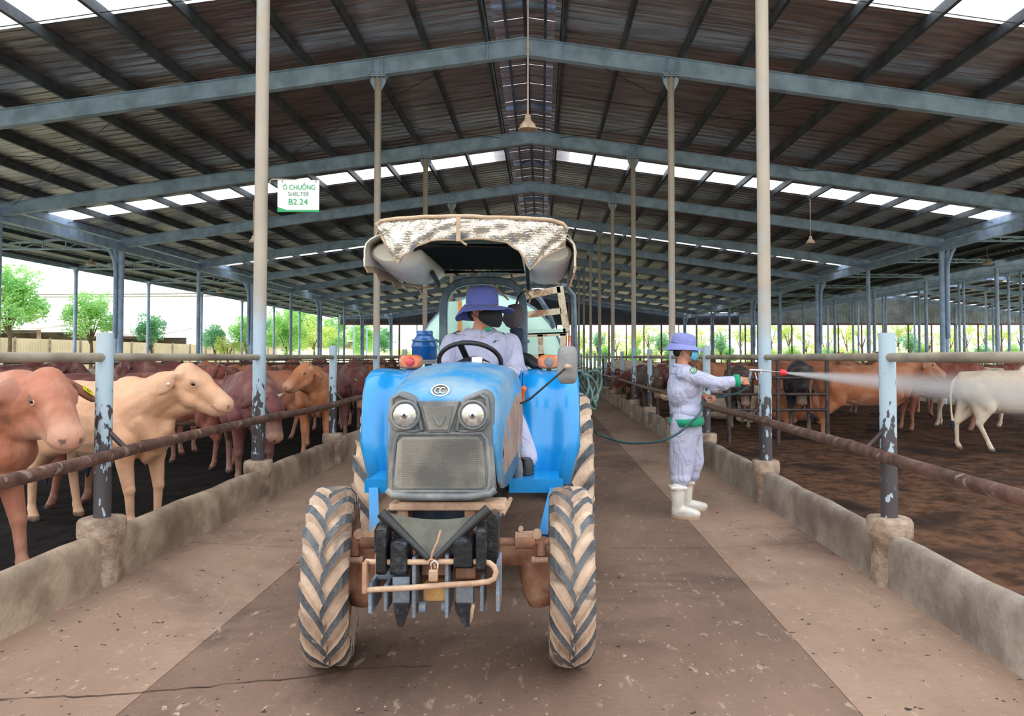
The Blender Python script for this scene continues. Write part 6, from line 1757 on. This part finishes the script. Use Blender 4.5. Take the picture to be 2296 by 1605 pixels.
def water_jet():
    a = W(1749, 835, -.185); c = P(2380, 892, 9.6); d = c - a; Lw = d.length; n = 24
    me_b = B(); rings = []
    R_ = lambda x: .012 + .075 * x
    for k in range(13):
        x = Lw * k / 12; rings.append([(x, math.cos(q) * R_(x), math.sin(q) * R_(x)) for q in [2 * PI * j / n for j in range(n)]])
    me_b.loft(rings)
    m = bpy.data.materials.new('water_spray'); m.use_nodes = True; nt = m.node_tree; N = nt.nodes; Lk = nt.links; N.remove(N['Principled BSDF'])
    vol = N.new('ShaderNodeVolumePrincipled'); vol.inputs['Color'].default_value = (.97, .98, 1, 1); vol.inputs['Anisotropy'].default_value = .3
    t = N.new('ShaderNodeTexCoord'); s = N.new('ShaderNodeSeparateXYZ'); Lk.new(t.outputs['Object'], s.inputs[0])
    def mth(op, x, y=None):
        q = N.new('ShaderNodeMath'); q.operation = op
        for i, v in enumerate((x, y)):
            if v is None: continue
            if isinstance(v, (int, float)): q.inputs[i].default_value = v
            else: Lk.new(v, q.inputs[i])
        return q.outputs[0]
    r2 = mth('ADD', mth('MULTIPLY', s.outputs[1], s.outputs[1]), mth('MULTIPLY', s.outputs[2], s.outputs[2]))
    r = mth('SQRT', r2); Rr = mth('ADD', mth('MULTIPLY', s.outputs[0], .075), .012)
    fall = mth('MAXIMUM', mth('SUBTRACT', 1.0, mth('DIVIDE', r, Rr)), 0.0); fall = mth('POWER', fall, 1.7)
    dist = mth('DIVIDE', 17.0, mth('POWER', mth('ADD', s.outputs[0], .12), 1.45))
    nz = N.new('ShaderNodeTexNoise'); nz.inputs['Scale'].default_value = 3; nz.inputs['Detail'].default_value = 3
    mp = N.new('ShaderNodeMapping'); mp.inputs['Scale'].default_value = (.4, 4, 4); Lk.new(t.outputs['Object'], mp.inputs[0]); Lk.new(mp.outputs[0], nz.inputs[0])
    den = mth('MULTIPLY', mth('MULTIPLY', fall, dist), mth('ADD', nz.outputs['Fac'], .5))
    Lk.new(den, vol.inputs['Density']); Lk.new(vol.outputs[0], N['Material Output'].inputs['Volume'])
    o = me_b.build('water_jet', m); o.location = a
    o.rotation_mode = 'QUATERNION'; o.rotation_quaternion = d.to_track_quat('X', 'Z')
    tag(o, 'white water jet spraying from the red nozzle across the pen', 'water', kind='stuff')
water_jet()

# ================================================================== scenery outside
def leafmat(name, c1, c2):
    m = pm(name, c1, c2, 1.2, .6, space='world')
    m.node_tree.nodes['Principled BSDF'].inputs['Subsurface Weight'].default_value = 0
    N = m.node_tree.nodes; L = m.node_tree.links; b = N['Principled BSDF']
    tr_ = N.new('ShaderNodeBsdfTranslucent'); mx = N.new('ShaderNodeMixShader'); mx.inputs[0].default_value = .5
    src = b.inputs['Base Color'].links[0].from_socket; L.new(src, tr_.inputs[0])
    L.new(b.outputs[0], mx.inputs[1]); L.new(tr_.outputs[0], mx.inputs[2]); L.new(mx.outputs[0], N['Material Output'].inputs[0]); return m
m_leafA = leafmat('bright_leaves', srgb(188, 228, 142), srgb(142, 200, 120))
m_leafB = leafmat('blue_green_leaves', srgb(154, 206, 158), srgb(108, 172, 124))
m_leafY = leafmat('yellow_green_leaves', srgb(222, 228, 140), srgb(180, 210, 106))
m_bark = pm('bark', srgb(120, 98, 80), srgb(90, 72, 60), 12, .9)
rnd = random.Random(3)
def crown_mesh(name, n, nclump, size, mat, flat=.8, fill=.85):
    cl = []
    for _ in range(nclump):
        while True:
            p = Vector((rnd.uniform(-1, 1), rnd.uniform(-1, 1), rnd.uniform(-1, 1)))
            if p.length < 1: break
        p = p * (.35 + .45 * rnd.random() ** .5); cl.append((p, rnd.uniform(.22, .42) * fill))
    b = B()
    for _ in range(n):
        c, r = rnd.choice(cl); d = Vector((rnd.gauss(0, 1), rnd.gauss(0, 1), rnd.gauss(0, 1))).normalized()
        p = c + d * r * rnd.uniform(.55, 1.05); u = Vector((rnd.gauss(0, 1), rnd.gauss(0, 1), rnd.gauss(0, .6))).normalized(); v = u.orthogonal().normalized()
        s = size * rnd.uniform(.6, 1.2)
        b.add([p - u * s, p + v * s * .45, p + u * s, p - v * s * .45], [(0, 1, 2, 3)])
    o = b.build(name, mat); me = o.data; bpy.data.objects.remove(o); return me
CR = {'A': crown_mesh('crown', 5200, 34, .058, m_leafA), 'B': crown_mesh('crown', 4600, 30, .055, m_leafB), 'Y': crown_mesh('crown', 1500, 16, .055, m_leafY), 'L': crown_mesh('crown', 650, 13, .06, m_leafY, fill=.8), 'D': crown_mesh('crown', 2600, 30, .06, m_leafB, fill=1.0)}
def tree(x, y, ztop, r, kind, label, group=None, zb=0, sq=1.0):
    e = empty('tree', (x, y, 0), label, 'tree', group); rz = min(r * sq, (ztop - zb) / 2 if zb is not None else r); cz = ztop - rz
    c = bpy.data.objects.new('crown', CR[kind]); col.objects.link(c); c.parent = e; c.location = (0, 0, cz); c.scale = (r, r, rz); c.rotation_euler = (0, 0, rnd.uniform(0, 6))
    b = B(); b.tube([(x, y, -.05), (x + .05 * r, y, cz * .5), (x - .02, y, cz)], [.05 + .03 * r, .04 + .02 * r, .03], 8)
    for k in range(4):
        a = k * 1.6 + r; b.tube([(x, y, cz * .6), (x + math.cos(a) * r * .4, y + math.sin(a) * r * .4, cz + rz * .2)], [.03 + .01 * r, .012], 6)
    b.build('trunk', m_bark, e); return e
def treep(px, pytop, Y, rpx, kind, label, group=None, sq=1.0): 
    p = P(px, pytop, Y); return tree(p.x, Y, p.z, rpx * Y / F, kind, label, group, sq=sq)
treep(18, 575, 32, 92, 'A', 'tall green tree at the picture edge behind the cream fence'); treep(202, 642, 36, 74, 'A', 'loose pale green tree behind the forked downpipe column', sq=.85)
treep(338, 692, 40, 46, 'B', 'small young tree between two lean-to columns'); treep(482, 716, 46, 40, 'B', 'round blue green tree beside the green tarpaulin')
treep(510, 742, 42, 44, 'Y', 'low yellow green bush in front of the green tarpaulin', sq=.8); treep(552, 700, 52, 48, 'A', 'bright tree just left of the sign column')
for i, (px, py, Y, r, k) in enumerate(((640, 684, 66, 60, 'A'), (702, 690, 74, 60, 'Y'), (748, 700, 82, 48, 'A'), (812, 712, 98, 46, 'A'), (600, 700, 78, 40, 'B'), (668, 668, 92, 60, 'A'), (860, 722, 110, 40, 'B'))):
    treep(px, py, Y, r, k, ['bright green tree right of the sign column', 'yellowish tree between the sign column and the short post', 'green tree over the short post', 'green tree left of the capped column', 'blue green tree behind the sign column', 'tall tree top showing under the lean-to roof', 'distant tree by the far corner of the pen'][i])
for i in range(26):
    px = 1300 + i * 39.5 + rnd.uniform(-8, 8); Y = 76 + rnd.uniform(0, 9)
    treep(px, 716 + rnd.uniform(-14, 8), Y, rnd.uniform(30, 44), 'L' if i % 3 else 'Y', lm('thin sunlit tree beyond the far openings,', px), 'sparse trees beyond the far openings')
for px, py, r, lab in ((1340, 738, 24, 'dark green tree beyond the far opening behind the near right post row'), (1482, 738, 30, 'dense green tree beyond the far opening left of the worker hat'), (1616, 740, 30, 'blue green tree beyond the far opening right of the worker mask'), (2040, 738, 30, 'dense green tree right of the tall short post'), (2206, 762, 26, 'low green tree seen between the far posts at the picture side'), (955, 742, 24, 'green tree far behind the tank')):
    treep(px, py, 72, r, 'D', lab)
for i in range(30):
    px = 1290 + i * 35 + rnd.uniform(-8, 8)
    treep(px, 771 + rnd.uniform(-6, 8), 72 + rnd.uniform(0, 4), 26, 'Y' if i % 2 else 'A', lm('low bush beyond the far openings,', px), 'bushes beyond the far openings', sq=1.0)
for i in range(5):
    treep(905 + i * 60, 768, 74, 26, 'Y', lm('low far bush seen', 905 + i * 60), 'bushes behind the trailer')
# sunlit earth bank beyond the far end
m_bank = pm('pale_earth_bank', srgb(226, 214, 176), srgb(200, 206, 140), .3, .95, c3=srgb(240, 232, 214), scale3=.15)
g = []
for j in range(8):
    t = j / 7; g.append([(-60 + i * 4, 92 + t * 30, t * 4.2 * (.7 + .5 * mnoise.noise(Vector((i * .25, j * .3, 0))))) for i in range(44)])
tag(B().sheet(g, -.2).build('earth_bank', m_bank), kind='structure')

# cream fence on the tree side
m_cream = pm('cream_fence_sheet', srgb(226, 208, 176), srgb(208, 190, 160), .8, .7)
fe_ = empty('perimeter_fence', (-26, 40, 0), 'cream corrugated perimeter fence beyond the lean-to', 'fence')
pr = B(); prof = []
for k in range(12):
    prof += [(k * .22, 0), (k * .22 + .08, 0), (k * .22 + .11, .04), (k * .22 + .19, .04)]
pr.loft([[(h, u, 0) for u, h in prof], [(h, u, 2.38) for u, h in prof]], closed=False, sm=False); p0 = pr.build('fence_panel', m_cream)
for k in range(19): inst(p0, 'fence_panel', (0, 24 + k * 2.66 - 40, 0), fe_)
bpy.data.objects.remove(p0)
for k in range(19): B().box((-25.9, 24 + k * 2.66, 1.2), (.08, .08, 2.45)).build('fence_post', m_toprail, fe_)
# sheds behind the fence
m_shedroof = pm('pale_shed_roof', srgb(216, 206, 196), srgb(180, 170, 160), .6, .7)
m_shadow = pm('shaded_shed_wall', srgb(120, 108, 98), srgb(90, 80, 74), 1, .9)  # shade inside the sheds put into this dark tone, beams and windows too
m_tarp = pm('green_tarpaulin', srgb(56, 140, 110), srgb(46, 120, 96), 1.5, .7)
def shed(x0, x1, y, h, label, back=m_shadow, depth=5, open_=True):
    e = empty('shed', ((x0 + x1) / 2, y, 0), label, 'building')
    B().sheet([[(x0 - .4, y - .5, h), (x1 + .4, y - .5, h)], [(x0 - .4, y + depth, h + .7), (x1 + .4, y + depth, h + .7)]], -.08, sm=False).build('roof', m_shedroof, e)
    B().box(((x0 + x1) / 2, y + depth - .2, h / 2), (x1 - x0, .15, h)).build('wall', back, e)
    n = max(3, int((x1 - x0) / 2.6))
    for k in range(n): B().box((x0 + (x1 - x0) * k / (n - 1), y, h / 2), (.16, .16, h)).build('post', m_pilas, e)
    B().box(((x0 + x1) / 2, y, h - .12), (x1 - x0, .1, .2)).build('beam', m_shadow, e)
    return e
shed(-46, -30.5, 46, 3.1, 'open roofed shed with pale roof behind the tall green tree')
s2 = shed(-38, -28.5, 56, 3.0, 'small shed with green tarpaulin behind the cream fence')
B().sheet([[(-37.5 + k * 1.1, 55.6, 1.9 + .12 * math.sin(k * 2)) for k in range(8)], [(-37.5 + k * 1.1, 55.6, .05) for k in range(8)]], .03).build('tarpaulin', m_tarp, s2)
s3 = shed(-42, -26, 118, 3.8, 'white walled building beyond the trees right of the sign column', pm('white_wall', srgb(238, 234, 226), rough=.8), depth=4)
for k in range(5): B().box((-41 + k * 3.2, 121.6, 1.9), (1.0, .1, 1.2)).build('window', m_shadow, s3)
cb = B()  # sagging cables stand in for the double line of a far roof ridge
for z in (6.35, 6.55): cb.tube([(-60 + k * 5, 60, z - .15 * math.sin(k * PI / 8)) for k in range(9)], .05, 5)
tag(cb.build('ridge_line_cable', m_toprail, loc=(-40, 60, 6.4)), 'two thin cables standing in for a far roof ridge above the young trees', 'cable')
